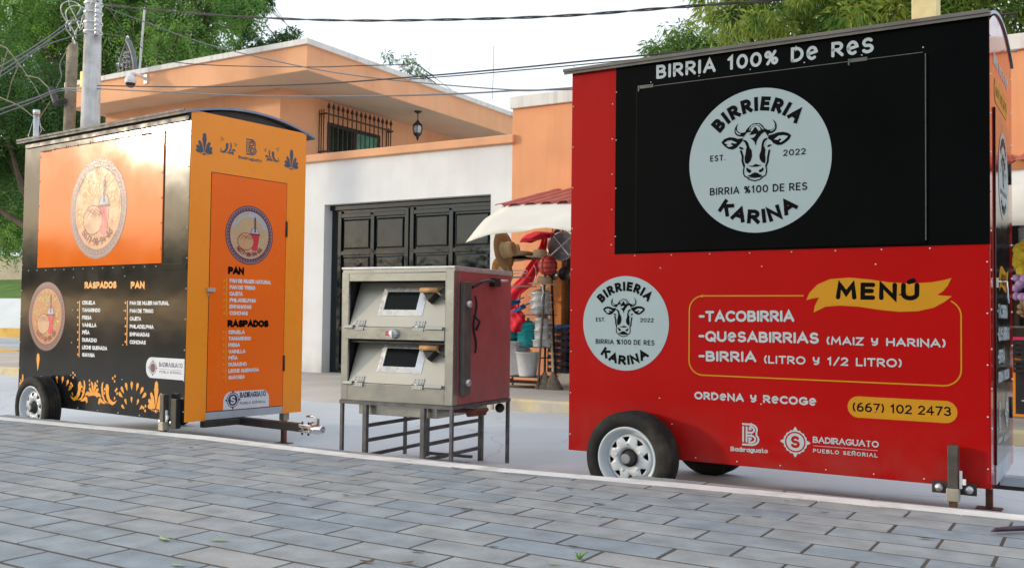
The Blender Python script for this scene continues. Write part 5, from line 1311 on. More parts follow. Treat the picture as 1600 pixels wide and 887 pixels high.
rivets(pts, (0, -1, 0), .006).build('rivets', MATS['galv'], ora)
pts = [(-.335, -.0132, 1.6+.2*k) for k in range(5)]+[(-2.18, -.0132, 1.6+.22*k) for k in range(5)]+[(-1.30, -.0132, 2.18), (-1.30, -.0132, 1.99)]
rivets(pts, (0, -1, 0), .006).build('rivets', MATS['rust'], ht)
# end
dy0, dy1, dz0, dz1 = .200, .958, .330, 2.200
q = MB(); q.box((-.0015, 0, ZB), (.003, dy0-.006, ZT)); q.box((-.0015, dy1+.006, ZB), (.003, WO, ZT)); q.box((-.0015, dy0-.006, dz1+.006), (.003, dy1+.006, ZT))
q.build('end_panel', MATS['end_orange'], ora)
q = MB(); q.box((-.0016, dy0-.0058, dz0), (-.0006, dy1+.0058, dz1+.0055)); q.build('door_gap', MATS['black_paint'], ora)
q = MB(); q.box((-.0004, dy0, dz0), (.006, dy1, dz1)); dr = q.build('door', MATS['door_orange'], ora, .002)
q = MB()
for z in (.62, 1.75): q.tube([(.008, dy1+.004, z), (.008, dy1+.004, z+.13)], .010, 8)
q.build('hinges', MATS['black_paint'], dr)
q = MB(); q.box((.0062, dy0-.03, 1.265), (.022, dy0+.045, 1.295)); q.tube([(.01, dy0-.012, 1.26), (.012, dy0-.012, 1.23)], .004, 6); q.build('latch', MATS['galv'], dr)
q = MB(); q.box((-.03, dy0-.004, ZB+.002), (.002, dy1+.004, dz0-.006)); q.build('sill_rail', MATS['trim_grey'], ora, .002)
pts = [(.003, .018, ZB+.08+.22*k) for k in range(11)]+[(.003, WO-.018, ZB+.08+.22*k) for k in range(11)]+[(.003, .15+.22*k, ZT-.04) for k in range(5)]+[(.003, dy0-.03, .5+.28*k) for k in range(6)]+[(.003, dy1+.03, .5+.28*k) for k in range(6)]
rivets(pts, (1, 0, 0), .0055).build('rivets', MATS['end_orange'], ora)
arched_roof(ora, -LO-.06, .012, -.055, WO+.10, ZT-.018, .110, MATS['roof_grey'], MATS['roof_blue'])
q = MB(); q.box((-LO-.055, -.064, ZT-.016), (-.005, -.0565, ZT+.004)); q.build('drip_edge', MATS['roof_grey'], ora, .002)
q = MB(); q.box((-LO+.03, -.02, ZT-.08), (-.004, -.0008, ZT-.022)); q.build('eave_gap_shade', MATS['black_paint'], ora)  # solid black strip painted in for the dark underside of the roof overhang
q = MB(); n = 20
q.prism([(0.01, ZT-.06)]+[(.01+(WO-.02)*i/n, ZT-.045+.115*(1-(2*i/n-1)**2)) for i in range(n+1)]+[(WO-.01, ZT-.06)], -.05, -.03, 'yz'); q.build('gable_gap_shade', MATS['black_paint'], ora)  # black board standing in for the shaded open gap under the arch
# prints on the side
bakery_badge('round_badge', FS, (-1.235, 1.965), .425, .0145, ht, 3, 'print_violet', 'print_rim_glow', 'print_cream_glow', 'print_cream_glow')
bakery_badge('round_badge', FS, (-2.02, 1.052), .305, .0045, ora, 4, 'print_violet', 'print_rim_glow', 'print_cream_glow', 'print_cream_glow')
pr = Print(FS, .0045); Z3 = lambda a, b: FS.px(a/3.547, 420+b/3.547)
def sline(txt, x0, x1, yb, yt, w, m, gap=.2, space=.4, yb2=None):
    A = Z3(x0, yb); B = Z3(x1, yb2 if yb2 else yb); pq = Print(FS, .0045); put_text(pq, txt, A, (B[0], A[1]), Z3(x0, yt)[1]-A[1], w, m, gap=gap, space=space); pq.build('menu_line', ora)
sline('RASPADOS', 474, 645, 110, 72, .3, 'print_lightorange', .28); sline('PAN', 730, 800, 110, 70, .3, 'print_lightorange', .28)
for k, (tx, x1) in enumerate((('CIRUELA', 529), ('TAMARINDO', 557), ('FRESA', 508), ('VAINILLA', 535), ('PI\u00d1A', 497), ('DURAZNO', 538), ('LECHE QUEMADA', 595), ('GUAYABA', 526))):
    yb = 198+41*k; sline(tx, 459, x1, yb, yb-22, .27, 'print_bright', .25); A = Z3(434, yb-12); pr.disc(A, .010, 'print_lightorange', n=12)
for k, (tx, x1) in enumerate((('PAN DE MUJER NATURAL', 938), ('PAN DE TRIGO', 851), ('CAJETA', 783), ('PHILADELPHIA', 853), ('EMPANADAS', 829), ('CONCHAS', 809))):
    yb = 200+43*k; sline(tx, 723, x1, yb, yb-22, .27, 'print_bright', .25); A = Z3(698, yb-12); pr.disc(A, .010, 'print_lightorange', n=12)
pr.ribbon([Z3(444, 178), Z3(441, 485)], .012, 'print_lightorange'); pr.ribbon([Z3(709, 180), Z3(705, 420)], .012, 'print_lightorange')
pr.build('menu_bullets', ora)
# border of petals
pr = Print(FS, .0045); T3 = lambda a, b: FS.px(70+a/8, 570+b/8); Kc = 'print_lightorange'
def sc(a): return abs(T3(a+8, 300)[0]-T3(a, 300)[0])/8
def motif(name, fn):
    q_ = Print(FS, .0045); fn(q_); q_.build(name, ora)
a = T3(1393, 575); motif('palmette', lambda q_: palmette(q_, a[0], a[1], (T3(1393, 215)[1]-a[1])*1.0, Kc))
a = T3(615, 392); s0 = T3(615, 215)[1]-a[1]
def fan(q_):
    for an, l in ((105, .95), (75, .95), (140, .8), (40, .8), (170, .6), (10, .6)): petal(q_, a[0], a[1]+.01, an, l*s0, .3*s0, Kc)
motif('petal_fan', fan)
a = T3(430, 400); motif('flourish', lambda q_: flourish(q_, a[0], a[1], .225, Kc, 1))
a = T3(790, 440); motif('flourish', lambda q_: flourish(q_, a[0], a[1], .225, Kc, -1))
a = T3(1100, 400); motif('sprig', lambda q_: sprig(q_, a[0], a[1]-.01, .155, Kc, 1)); motif('sprig', lambda q_: sprig(q_, a[0], a[1]-.10, .12, Kc, 1, 5))
a = T3(200, 250); motif('sprig', lambda q_: sprig(q_, a[0], a[1]-.05, .15, Kc, 1, 6))
a = T3(-80, -10); motif('petal', lambda q_: petal(q_, a[0], a[1]-.06, 90, .16, .06, Kc))
def dots(q_):
    for (u, v) in ((335, 230), (320, 270), (350, 255), (1265, 510), (1240, 535), (1260, 570), (905, 300), (890, 320), (910, 355), (470, 270), (490, 295), (475, 325), (730, 325), (755, 300), (750, 350)): q_.disc(T3(u, v), .012, Kc, n=12)
motif('dots', dots)
for k in range(2): motif('palmette', lambda q_: palmette(q_, -2.40+.32*k, .40, .12, Kc))
# white town label at the corner
pr = Print(FS, .0045); z0, z1 = Z3(960, 612)[1], Z3(960, 495)[1]; xl = Z3(812, 550)[0]; r = .07
pr.poly([(-.004, z0), (-.004, z1)]+arc(xl+r, z1-r, r, r, 90, 180, 8)+arc(xl+r, z0+r, r, r, 180, 270, 8), 'label_white')
c = Z3(850, 547); seal(pr, c[0], c[1], .062, 'print_plum', 'label_white', 'print_navy')
put_text(pr, 'BADIRAGUATO', (Z3(885, 550)[0], c[1]+.012), (-.03, c[1]+.012), .036, .2, 'print_navy', slab=True, cap=False); put_text(pr, 'PUEBLO SE\u00d1ORIAL', (Z3(887, 580)[0], c[1]-.036), (-.035, c[1]-.036), .018, .2, 'print_navy', gap=.4, slab=True, cap=False, space=.6)
pr.ribbon([(Z3(885, 550)[0], c[1]-.006), (-.03, c[1]-.006)], .002, 'print_navy')
pr.build('town_label', ora)
# prints on the end
pr = Print(FE, .0045); E4 = lambda a, b: FE.px(295+a/8.889, 195+b/8.889); K = 'print_teal'
def emotif(name, fn):
    q_ = Print(FE, .0045); fn(q_); q_.build(name, ora)
a = E4(210, 410); ph = E4(210, 125)[1]-a[1]; a2 = E4(1420, 602)
emotif('palmette', lambda q_: palmette(q_, a[0], a[1], ph, K)); emotif('palmette', lambda q_: palmette(q_, a2[0], a[1], ph, K))
a3 = E4(520, 370); b3 = E4(1170, 490); emotif('flourish', lambda q_: flourish(q_, a3[0], a3[1], .115, K, 1)); emotif('flourish', lambda q_: flourish(q_, b3[0], a3[1], .115, K, -1))
a = E4(792, 412); b = E4(935, 430); c = E4(792, 188); letter_logo(pr, a[0], a[1], b[0]-a[0], c[1]-a[1], K)
a = E4(688, 468); b = E4(1005, 520); put_text(pr, 'Badiraguato', a, (b[0], a[1]), E4(688, 425)[1]-a[1], .2, K, gap=.22, slab=True, cap=False)
pr.build('town_logo', ora)
bakery_badge('round_badge', FE, (.577, 1.735), .240, .0075, dr, 5)
pr = Print(FE, .0075); D5 = lambda a, b: FE.px(270+a/3.168, 420+b/3.168)
def dline(txt, x0, x1, yb, yt, w, m, gap=.25, space=.45):
    A = D5(x0, yb); B = D5(x1, yb); pq = Print(FE, .0075); put_text(pq, txt, A, (B[0], A[1]), D5(x0, yt)[1]-A[1], w, m, gap=gap, space=space); pq.build('menu_line', dr)
dline('PAN', 275, 345, 26, -12, .32, 'print_black'); dline('RASPADOS', 272, 467, 288, 252, .32, 'print_black')
for k, (tx, x1) in enumerate((('PAN DE MUJER NATURAL', 482), ('PAN DE TRIGO', 403), ('CAJETA', 341), ('PHILADELPHIA', 407), ('EMPANADAS', 384), ('CONCHAS', 366))):
    yb = 68+32*k; dline(tx, 280, x1, yb, yb-20, .27, 'print_bright'); pr.disc(D5(251, yb-10), .009, 'print_lightorange', n=10)
for k, (tx, x1) in enumerate((('CIRUELA', 351), ('TAMARINDO', 381), ('FRESA', 327), ('VAINILLA', 355), ('PI\u00d1A', 316), ('DURAZNO', 361), ('LECHE QUEMADA', 421), ('GUAYABA', 351))):
    yb = 322+32*k; dline(tx, 274, x1, yb, yb-19, .27, 'print_bright'); pr.disc(D5(248, yb-10), .009, 'print_lightorange', n=10)
pr.ribbon([D5(263, 48), D5(262, 235)], .008, 'print_lightorange'); pr.ribbon([D5(260, 308), D5(259, 556)], .008, 'print_lightorange')
pr.build('menu_bullets', dr)
pr = Print(FE, .0075); xa, xb = D5(247, 650)[0], D5(473, 640)[0]; zt = D5(300, 605)[1]; r = .075
pr.poly([(xa, dz0+.002), (xb, dz0+.002)]+arc(xb-r, zt-r, r, r, 0, 90, 8)+arc(xa+r, zt-r, r, r, 90, 180, 8), 'label_white')
zc = (zt+dz0)/2+.005; sx = D5(294, 655)[0]; seal(pr, sx, zc, .075, 'print_plum', 'label_white', 'print_navy'); pr.disc((sx, zc), .046, 'print_navy', n=32)
put_text(pr, 'S', (sx-.018, zc-.032), (sx+.018, zc-.032), .064, .22, 'label_white')
t0, t1 = D5(330, 650)[0], D5(455, 640)[0]
put_text(pr, 'BADIRAGUATO', (t0, zc+.012), (t1, zc+.012), .045, .2, 'print_navy', slab=True, cap=False); put_text(pr, 'PUEBLO SE\u00d1ORIAL', (t0, zc-.042), (t1, zc-.042), .020, .2, 'print_navy', gap=.4, slab=True, cap=False, space=.6)
pr.build('town_label', dr)
# running gear
q = MB(); q.box((-.9, .55-.035, ZB-.06), (.70, .55+.035, ZB+.0)); db = q.build('drawbar', MATS['frame_dark'], ora, .004)
q = MB(); q.box((-.02, .16, ZB-.052), (.035, .545-.04, ZB-.004)); q.build('cross_member', MATS['frame_dark'], db, .003)
coupler(db, (.68, .55, ZB-.035))
wheel(ora, -1.92, -.190, -.035, -1, .267); wheel(ora, -1.92, WO+.015, WO+.18, 1, .267)
q = MB(); q.tube([(-1.92, -.02, .263), (-1.92, WO+.02, .263)], .022, 8); q.build('axle', MATS['frame_dark'], ora)
jack(ora, -.175, -.055, .47); jack(ora, -.06, WO-.13, .27, 0)
q = MB(); q.box((-.10, -.05, .215), (-.03, -.005, .44)); q.build('jack_socket', MATS['black_paint'], ora, .004)

# ------------------------------------------------------------------ double-deck oven on its stand
ov = empty('bakery_oven', (-4.699, 5.392, 0), .069, 'steel two deck oven with dark red side on thin legs between the trailers', 'oven')
OW, OD, OB, OT = .938, .845, .487, 1.427
q = MB()
q.box((.0, .02, OB), (.012, OD, OT-.004)); q.box((.012, OD-.012, OB), (OW-.012, OD, OT-.004)); q.box((.012, .02, OB), (OW-.012, OD-.012, OB+.012))
shell = q.build('cabinet', MATS['steel_sheet'], ov)
q = MB(); q.box((OW-.012, .062, OB+.002), (OW, OD, OT-.004)); q.build('side_panel', MATS['oven_red'], ov, .002)
q = MB(); q.box((-.006, -.006, OT-.003), (OW+.006, OD+.006, OT+.012)); q.box((OW+.0005, .0, OT-.022), (OW+.005, OD+.004, OT-.0035)); q.build('top_sheet', MATS['galv'], ov, .003)
q = MB()
q.box((.0, 0, OB), (.058, .02, OT-.03)); q.box((OW-.066, 0, OB), (OW, .06, OT-.0035)); q.box((.0, 0, OT-.03), (OW-.066, .02, OT-.0035)); q.box((.058, .001, OT-.09), (OW-.066, .02, OT-.032))
q.box((.03, -.004, .925), (OW-.07, .03, 1.012)); q.box((.058, .0, OB+.0), (OW-.067, .02, .612))
fr = q.build('front_frame', MATS['steel_sheet'], ov, .004)
q = MB(); q.box((.013, .20, OB+.013), (OW-.013, .22, OT-.006)); q.box((.0125, .021, OB+.013), (.03, .2, OT-.006)); q.box((OW-.06, .061, OB+.013), (OW-.0135, .2, OT-.006)); q.box((.031, .021, OT-.03), (OW-.061, .2, OT-.02)); q.box((.031, .03, .9), (OW-.061, .2, .915))
q.build('cavity', MATS['oven_inside'], ov)
def deck_door(zb, zt):
    d = empty('oven_door', (0, .004, zb)); d.parent = ov
    L_ = math.hypot(zt-zb, .135); d.rotation_euler = (-math.atan2(.135, zt-zb), 0, 0)   # leans back at the top
    x0, x1 = .062, OW-.070
    q = MB(); q.box((x0, 0, 0), (x1, .022, L_)); q.build('door_sheet', MATS['steel_door'], d, .004)
    wx0, wx1, wz0, wz1 = .285, .660, .085, .305
    q = MB(); o_, i_ = .0, .05
    A = [(wx0, -.002, wz0), (wx1, -.002, wz0), (wx1, -.002, wz1), (wx0, -.002, wz1)]; B = [(wx0+i_, -.020, wz0+i_*.8), (wx1-i_, -.020, wz0+i_*.8), (wx1-i_, -.020, wz1-i_*.8), (wx0+i_, -.020, wz1-i_*.8)]
    Cc = [(a, -.006, c) for a, b, c in B]
    q.add(A+B+Cc, [(0, 1, 5, 4), (1, 2, 6, 5), (2, 3, 7, 6), (3, 0, 4, 7), (4, 5, 9, 8), (5, 6, 10, 9), (6, 7, 11, 10), (7, 4, 8, 11)])
    wf = q.build('window_frame', MATS['foil'], d, .003)
    q = MB(); q.box((wx0+i_, -.008, wz0+i_*.8), (wx1-i_, -.004, wz1-i_*.8)); q.build('glass', MATS['oven_glass'], wf)
    hx0, hx1, hz = .665, .850, .235
    q = MB()
    q.prism([(hx0+.0, hz+.004), (hx0+.105, hz+.004), (hx0+.055, hz-.062)], -.066, -.004, 'xz')
    q.prism([(hx1-.062, hz+.012), (hx1-.012, hz+.055), (hx1+.0, hz+.055), (hx1+.0, hz-.04), (hx1-.012, hz-.04)], -.062, -.004, 'xz')
    hb = q.build('handle_bracket', MATS['black_paint'], d)
    q = MB(); q.tube([(hx0-.012, -.078, hz+.014), (hx1-.055, -.078, hz+.014)], .019, 14); q.build('handle', MATS['wood_handle'], hb)
    for hx in (.155, .66):
        q = MB(); q.box((hx-.045, -.005, .004), (hx+.04, -.0005, .05)); q.box((hx-.045, -.007, -.03), (hx+.04, -.004, .0)); q.tube([(hx-.05, -.008, .002), (hx+.045, -.008, .002)], .006, 8); h_ = q.build('hinge', MATS['steel_sheet'], d)
        q = MB()
        for a in (-.03, 0, .025):
            for z in (.018, .036, -.018): q.lathe([(.004, 0), (.001, .002)], n=6, M=Matrix.Translation((hx+a, -.0072, z)) @ Matrix.Rotation(R(90), 4, 'X'))
        q.build('screws', MATS['frame_dark'], h_)
    for (a, b) in ((.03, .11), (.72, .86)):
        q = MB(); q.box((a, -.022, -.022), (b, -.006, .003)); q.build('stop_bar', MATS['steel_sheet'], d, .003)
deck_door(1.015, 1.335); deck_door(.615, .925)
q = MB(); q.box((.385, -.007, .955), (.435, -.0042, .985)); o = q.build('name_plate', MATS['print_red'], fr)
q = MB(); q.box((.392, -.0078, .968), (.428, -.0071, .973)); q.build('plate_line', MATS['sticker_white_shaded'], o)
M = Matrix.Rotation(R(90), 4, 'X')
q = MB(); q.lathe([(.036, 0), (.036, .012), (.030, .03), (.026, .034), (.001, .035)], n=20, M=Matrix.Translation((.463, -.0045, .968)) @ M); q.box((.456, -.052, .944), (.470, -.038, .992)); q.build('control_knob', MATS['galv'], fr)
# side fittings
q = MB(); q.box((OW+.0055, .075, .555), (OW+.04, .175, 1.335)); du = q.build('side_channel', MATS['duct'], ov, .004)
Mx = Matrix.Rotation(R(90), 4, 'Y')
q = MB()
for z in (1.18, .64): q.lathe([(.024, 0), (.024, .018), (.016, .026), (.001, .027)], n=14, M=Matrix.Translation((OW+.0402, .125, z)) @ Mx)
q.build('bolts', MATS['galv'], du)
q = MB(); q.box((OW+.0005, .50, 1.315), (OW+.04, .60, 1.375)); q.tube([(OW+.03, .52, 1.35), (OW+.05, .42, 1.355), (OW+.05, .32, 1.345), (OW+.03, .20, 1.30)], .011, 8); q.build('gas_inlet', MATS['black_paint'], ov)
q = MB(); q.tube([(OW+.03, .60, 1.36), (OW+.03, .72, 1.365)], .009, 8); q.build('gas_pipe', MATS['galv'], ov)
q = MB(); q.tube([(OW+.02, .26+.02*math.sin(k*.9), 1.24-.04*k) for k in range(11)], .008, 6); q.tube([(OW+.02, .25, 1.1), (OW+.03, .31, 1.06), (OW+.02, .28, 1.0)], .010, 6); q.build('lead', MATS['black_paint'], ov)
q = MB(); q.box((.12, .06, OB-.10), (OW-.16, OD-.06, OB-.027)); bb = q.build('burner_box', MATS['steel_sheet'], ov, .003)
q = MB(); q.box((.42, .095, OB-.07), (.47, .0995, OB-.035)); q.build('slot', MATS['black_paint'], bb)
q = MB(); q.tube([(OW-.17, .3, OB-.06), (OW-.02, .30, OB-.055), (OW+.03, .33, OB-.055), (OW+.05, .40, OB-.05)], .016, 8); q.tube([(OW-.02, .25, OB-.075), (OW+.02, .42, OB-.075)], .02, 8); q.build('burner_pipe', MATS['rust'], ov)
q = MB(); q.ball((OW-.06, .80, OB-.075), .036, 10); q.build('valve_knob', MATS['black_paint'], ov)
# stand
st = empty('stand', (0, 0, 0)); st.parent = ov
a_ = .028
q = MB()
for (xa, ya, xb, yb) in ((0, 0, OW, 0), (0, OD, OW, OD), (0, 0, 0, OD), (OW, 0, OW, OD)):
    q.box((min(xa, xb)-.004+(.0 if ya == yb else 0), min(ya, yb)-.004, OB-.026), (max(xa, xb)+(.004 if ya == yb else a_-.004 if xa == 0 else .004), max(ya, yb)+(.004 if xa == xb else .02), OB-.004)) if False else None
q.box((-.006, -.006, OB-.026), (OW+.006, .022, OB-.001)); q.box((-.006, OD-.022, OB-.026), (OW+.006, OD+.006, OB-.001)); q.box((-.006, .0225, OB-.026), (.022, OD-.0225, OB-.001)); q.box((OW-.022, .0225, OB-.026), (OW+.006, OD-.0225, OB-.001))
q.build('top_frame', MATS['stand_steel'], st)
def leg(x, y, w=.028):
    q = MB(); q.box((x-w/2, y-w/2, 0), (x+w/2, y+w/2, OB-.0265)); q.build('leg', MATS['stand_steel'], st, .002)
for x in (.010, OW-.010):
    for y in (.010, OD-.010): leg(x, y, .024)
for x in (.215, .70):
    for y in (.012, OD-.012): leg(x, y, .034)
    for z in (.10, .205, .31):
        q = MB(); q.box((x-.012, .030, z-.012), (x+.012, OD-.030, z+.012)); q.build('rail', MATS['stand_steel'], st, .002)
for y in (.1, OD-.13):
    q = MB(); q.box((.235, y, .03), (.68, y+.03, .05)); q.build('cross_bar', MATS['stand_steel'], st)
# ------------------------------------------------------------------ trees
def leaf_mesh(name, clumps, m, parent, seed, ln=.16, wd=.05, droop=.6, spray=0):
    """many small folded leaves; clumps = (centre, radius, count)"""
    rng = np.random.default_rng(seed); P0 = []; D = []; Nn = []
    for c, r, n in clumps:
        k = n if not spray else max(1, n//spray)
        v = rng.normal(size=(k, 3)); v /= np.linalg.norm(v, axis=1)[:, None]
        rad = r*rng.uniform(.25, 1, (k, 1))**.5
        p = np.array(c)+v*rad*np.array([1, 1, .72])
        d = v*.9+rng.normal(size=(k, 3))*.55; d[:, 2] -= droop
        d /= np.linalg.norm(d, axis=1)[:, None]
        if spray:   # each point becomes a feather of leaflets along a drooping stalk
            s = np.cross(d, rng.normal(size=(k, 3))); s /= np.linalg.norm(s, axis=1)[:, None]
            for j in range(spray):
                t = (j//2)/(spray/2); side = 1 if j % 2 else -1
                q = p+d*(t*ln*4.2)-np.array([0, 0, 1])*(t*t*ln*1.2)
                dd = s*side*.9+d*.55; dd /= np.linalg.norm(dd, axis=1)[:, None]
                P0.append(q); D.append(dd); Nn.append(np.cross(s, d))
        else:
            P0.append(p); D.append(d); Nn.append(rng.normal(size=(k, 3)))
    P0 = np.concatenate(P0); D = np.concatenate(D); Nn = np.concatenate(Nn)
    W = np.cross(D, Nn); W /= (np.linalg.norm(W, axis=1)[:, None]+1e-9)
    k = len(P0); sc = rng.uniform(.65, 1.25, (k, 1))
    a = P0; b = P0+D*ln*.5*sc+W*wd*.5*sc; c = P0+D*ln*sc-np.array([0, 0, 1])*ln*.18*sc; d = P0+D*ln*.5*sc-W*wd*.5*sc
    V = np.stack([a, b, c, d], 1).reshape(-1, 3)
    me = bpy.data.meshes.new(name); me.vertices.add(len(V)); me.vertices.foreach_set('co', V.astype(np.float32).ravel())
    me.loops.add(4*k); me.loops.foreach_set('vertex_index', np.arange(4*k, dtype=np.int32))
    me.polygons.add(k); me.polygons.foreach_set('loop_start', np.arange(0, 4*k, 4, dtype=np.int32)); me.polygons.foreach_set('loop_total', np.full(k, 4, dtype=np.int32))
    me.materials.append(MATS[m]); me.update(); me.validate()
    o = bpy.data.objects.new(name, me); scene.collection.objects.link(o); o.parent = parent; return o
def tree(base, trunk_h, lobes, lab, m, seed, ln=.16, wd=.05, dens=1.0, droop=.6, spray=0, tr=.28, cl=.85, group=None, clump_n=170):
    """lobes: (offset from base, radius); limbs run from the trunk into each lobe"""
    t = empty('leafy_tree', base, 0, lab, 'tree', group); rnd = random.Random(seed)
    q = MB(); top = Vector((rnd.uniform(-.3, .3), rnd.uniform(-.3, .3), trunk_h))
    q.tube([(0, 0, -.2), (.05, 0, .2), tuple(top*.5+Vector((rnd.uniform(-.15, .15), 0, 0))), tuple(top)], [tr*1.35, tr*1.05, tr*.85, tr*.7], 12)
    clumps = []
    for (o_, r) in lobes:
        o_ = Vector(o_)
        mid = top.lerp(o_, .5)+Vector((rnd.uniform(-.3, .3), rnd.uniform(-.3, .3), -.25*(o_-top).length*.3))
        q.tube([tuple(top*.92), tuple(mid), tuple(o_)], [tr*.55, tr*.35, tr*.14], 8)
        for k in range(5):
            e = o_+Vector((rnd.gauss(0, 1), rnd.gauss(0, 1), rnd.gauss(0, .7))).normalized()*r*.85
            mm = o_.lerp(e, .5)+Vector((0, 0, .1*r)); q.tube([tuple(mid.lerp(o_, .6)), tuple(mm), tuple(e)], [tr*.16, tr*.10, tr*.03], 5)
        n = int(7*dens*(r/cl)**2)+3
        for k in range(n):
            v = Vector((rnd.gauss(0, 1), rnd.gauss(0, 1), rnd.gauss(0, 1))).normalized()
            c = o_+Vector((v.x*r, v.y*r, v.z*r*.75))*rnd.uniform(.55, 1.02)
            clumps.append((tuple(c), cl*rnd.uniform(.5, 1.1), int(clump_n*rnd.uniform(.6, 1.3))))
    q.build('trunk', MATS['trunk'], t, fix=False)
    leaf_mesh('crown', clumps, m, t, seed, ln, wd, droop, spray)
    return t
def lobes_from(pts, base):
    return [((atY(u, v, Y)-Vector(base)), r) for u, v, Y, r in pts]

b = (-31, 24, 0)
tree(b, 5.2, lobes_from([(20, 10, 23, 3.0), (90, -40, 24, 3.2), (190, 0, 24, 3.0), (150, 75, 24.5, 2.5), (250, 40, 25, 2.5), (290, -20, 25, 2.4), (60, 90, 23, 2.5), (235, 85, 25.5, 1.8), (300, 62, 25.5, 1.2), (335, 0, 26, 1.3), (120, 20, 22.5, 1.6), (260, 60, 23, 1.3), (60, 40, 22, 1.4), (205, 45, 23, 1.3), (10, -80, 24, 3.4), (-90, 30, 23, 3.2), (200, -70, 25, 3)], b),
     'large feathery green tree filling the sky behind the poles and the iron arch', 'leaf_feather', 21, .18, .06, .50, .85, 12, .42, .95, clump_n=230)
b = (-26.5, 17.5, 0)
tree_d = tree(b, 3.4, lobes_from([(60, 150, 17.5, 1.5), (5, 190, 17, 1.7), (-50, 120, 17.5, 2.0), (90, 195, 18.5, 1.2), (-60, 260, 17, 1.6), (20, 250, 19, 1.1), (120, 205, 19, 1.0)], b),
     'darker tree standing in front of the feathery one behind the wooden pole', 'leaf_dark', 22, .13, .045, 1.1, .55, 10, .24, .7, clump_n=260)
for k, pts in enumerate((((-25, 60), (10, 75), (30, 100), (52, 132), (68, 160)), ((12, 78), (2, 110), (-8, 150)), ((30, 100), (18, 128), (10, 160)), ((-10, 148), (30, 165), (52, 182), (70, 205)), ((40, 118), (60, 122), (85, 146)), ((55, 195), (66, 178), (78, 160)))):
    q = MB(); q.tube([tuple(atY(u_, v_, 15.2)) for u_, v_ in pts], [.017-.003*i for i in range(len(pts))], 6)
    o = q.build('bare_branch', MATS['pole_wood'], tree_d, fix=False); o.matrix_parent_inverse = Matrix.Translation(Vector((26.5, -17.5, 0)))
b = (-36, 21, 0)
tree(b, 4.0, lobes_from([(5, 340, 21, 1.3), (-60, 360, 21, 1.9), (20, 300, 22, .9), (60, 330, 22, 1.4), (15, 375, 20, .55)], b),
     'low green tree beside the left edge of the black trailer above the grass bank', 'leaf_feather', 23, .13, .05, 1.0, .5, 8, .28, .6, clump_n=150)
b = (-52, 40, 2.5)
tree(b, 4.0, lobes_from([(-20, 300, 40, 4), (60, 280, 40, 4), (-100, 330, 40, 4), (140, 300, 41, 4), (30, 350, 40, 2.6)], b),
     'distant dark tree beyond the tan boundary wall at far left', 'leaf_dark', 24, .2, .08, 1.0, .5, 0, .4, 1.3, clump_n=240)
b = (-7.0, 27, 0)
tree(b, 6.0, lobes_from([(1190, 30, 25, 1.9), (1165, -15, 25, 1.2), (1260, 10, 25, 2.0), (1330, 45, 25.5, 2.0), (1400, 20, 25.5, 2.0), (1480, 50, 26, 2.1), (1560, 20, 26, 2.1), (1640, 60, 26, 2.4), (1300, -60, 26, 2.5), (1450, -70, 26, 2.6), (1590, -60, 26, 2.6), (1250, 80, 25, 1.1), (1540, 95, 26, 1.7), (1620, 120, 26, 1.6), (1150, 25, 24.5, .6)], b),
     'broad mango tree with drooping yellowish leaves rising above the red trailer', 'leaf_mango', 25, .24, .055, .36, .7, 0, .22, .60, clump_n=105)
b = (-11.8, 28, 0)
tree(b, 5.2, lobes_from([(1062, 72, 28, .75), (1092, 78, 28, .7), (1040, 90, 28, .55), (1112, 92, 28, .6), (1152, 70, 28.2, .75), (1060, 110, 28, .8)], b),
     'small light green tree above the left half of the red trailer roof', 'leaf_light', 26, .26, .05, .8, .8, 0, .2, .5, clump_n=75)
b = (-16, 31, 0)
tree(b, 7.0, lobes_from([(608, 90, 31, .26), (638, 92, 31, .26), (640, 106, 31, .30), (657, 114, 31, .2)], b),
     'slender treetop with sparse fresh leaves peeking over the middle of the orange roof', 'leaf_light', 27, .20, .045, .40, .6, 0, .045, .28, clump_n=18)
b = (-23, 29, 0)
tree(b, 6.4, lobes_from([(425, 66, 29, .55), (400, 72, 29, .5), (370, 76, 29, .5), (345, 80, 29, .4), (455, 55, 29, .3)], b),
     'low dark foliage just showing over the white roof edge left of the roof corner', 'leaf_dark', 28, .22, .06, .6, .4, 0, .16, .4, clump_n=60)
b = (-24, 33, 0)
tree(b, 8.5, lobes_from([(382, 8, 33, 1.1), (366, 28, 33, .75), (380, 48, 33, .6), (395, -20, 33, 1.2), (360, 5, 33, .8)], b),
     'hanging dark leaf clusters at the top beside the feathery tree against the white sky', 'leaf_dark', 29, .20, .07, .8, .9, 0, .07, .45, clump_n=75)
# trees on the plaza behind the viewer: they shade the red trailer and are mirrored in the panels
t0 = tree((1.6, -8.6, PZ), 3.2, [((0, 0, 6.4), 2.6), ((-2.0, .5, 5.2), 2.0), ((2.1, -.4, 5.3), 2.1), ((.6, 1.6, 5.0), 1.9), ((-.8, -1.8, 5.4), 1.9), ((0, .2, 4.4), 1.8)],
     'dense plaza tree directly behind the viewer', 'leaf_dark', 31, .22, .085, 1.2, .5, 0, .28, 1.0, 'trees on the plaza', clump_n=150)
t0['label'] = 'dense plaza tree behind the viewer, opposite the red trailer'
for k, (x, y, rz, s_, lab) in enumerate(((-4.4, -9.6, 70, 1.05, 'dense plaza tree behind the viewer, opposite the garage'), (6.6, -7.2, 160, 1.1, 'dense plaza tree behind the viewer at the right end of the plaza'),
                                          (-1.6, -15.5, 250, 1.25, 'taller plaza tree in the second row behind the viewer'), (4.6, -15, 20, 1.3, 'tallest plaza tree in the second row behind the viewer'))):
    c = copy_tree(t0); c.location = (x, y, PZ); c.rotation_euler = (0, 0, R(rz)); c.scale = (s_,)*3; c['label'] = lab
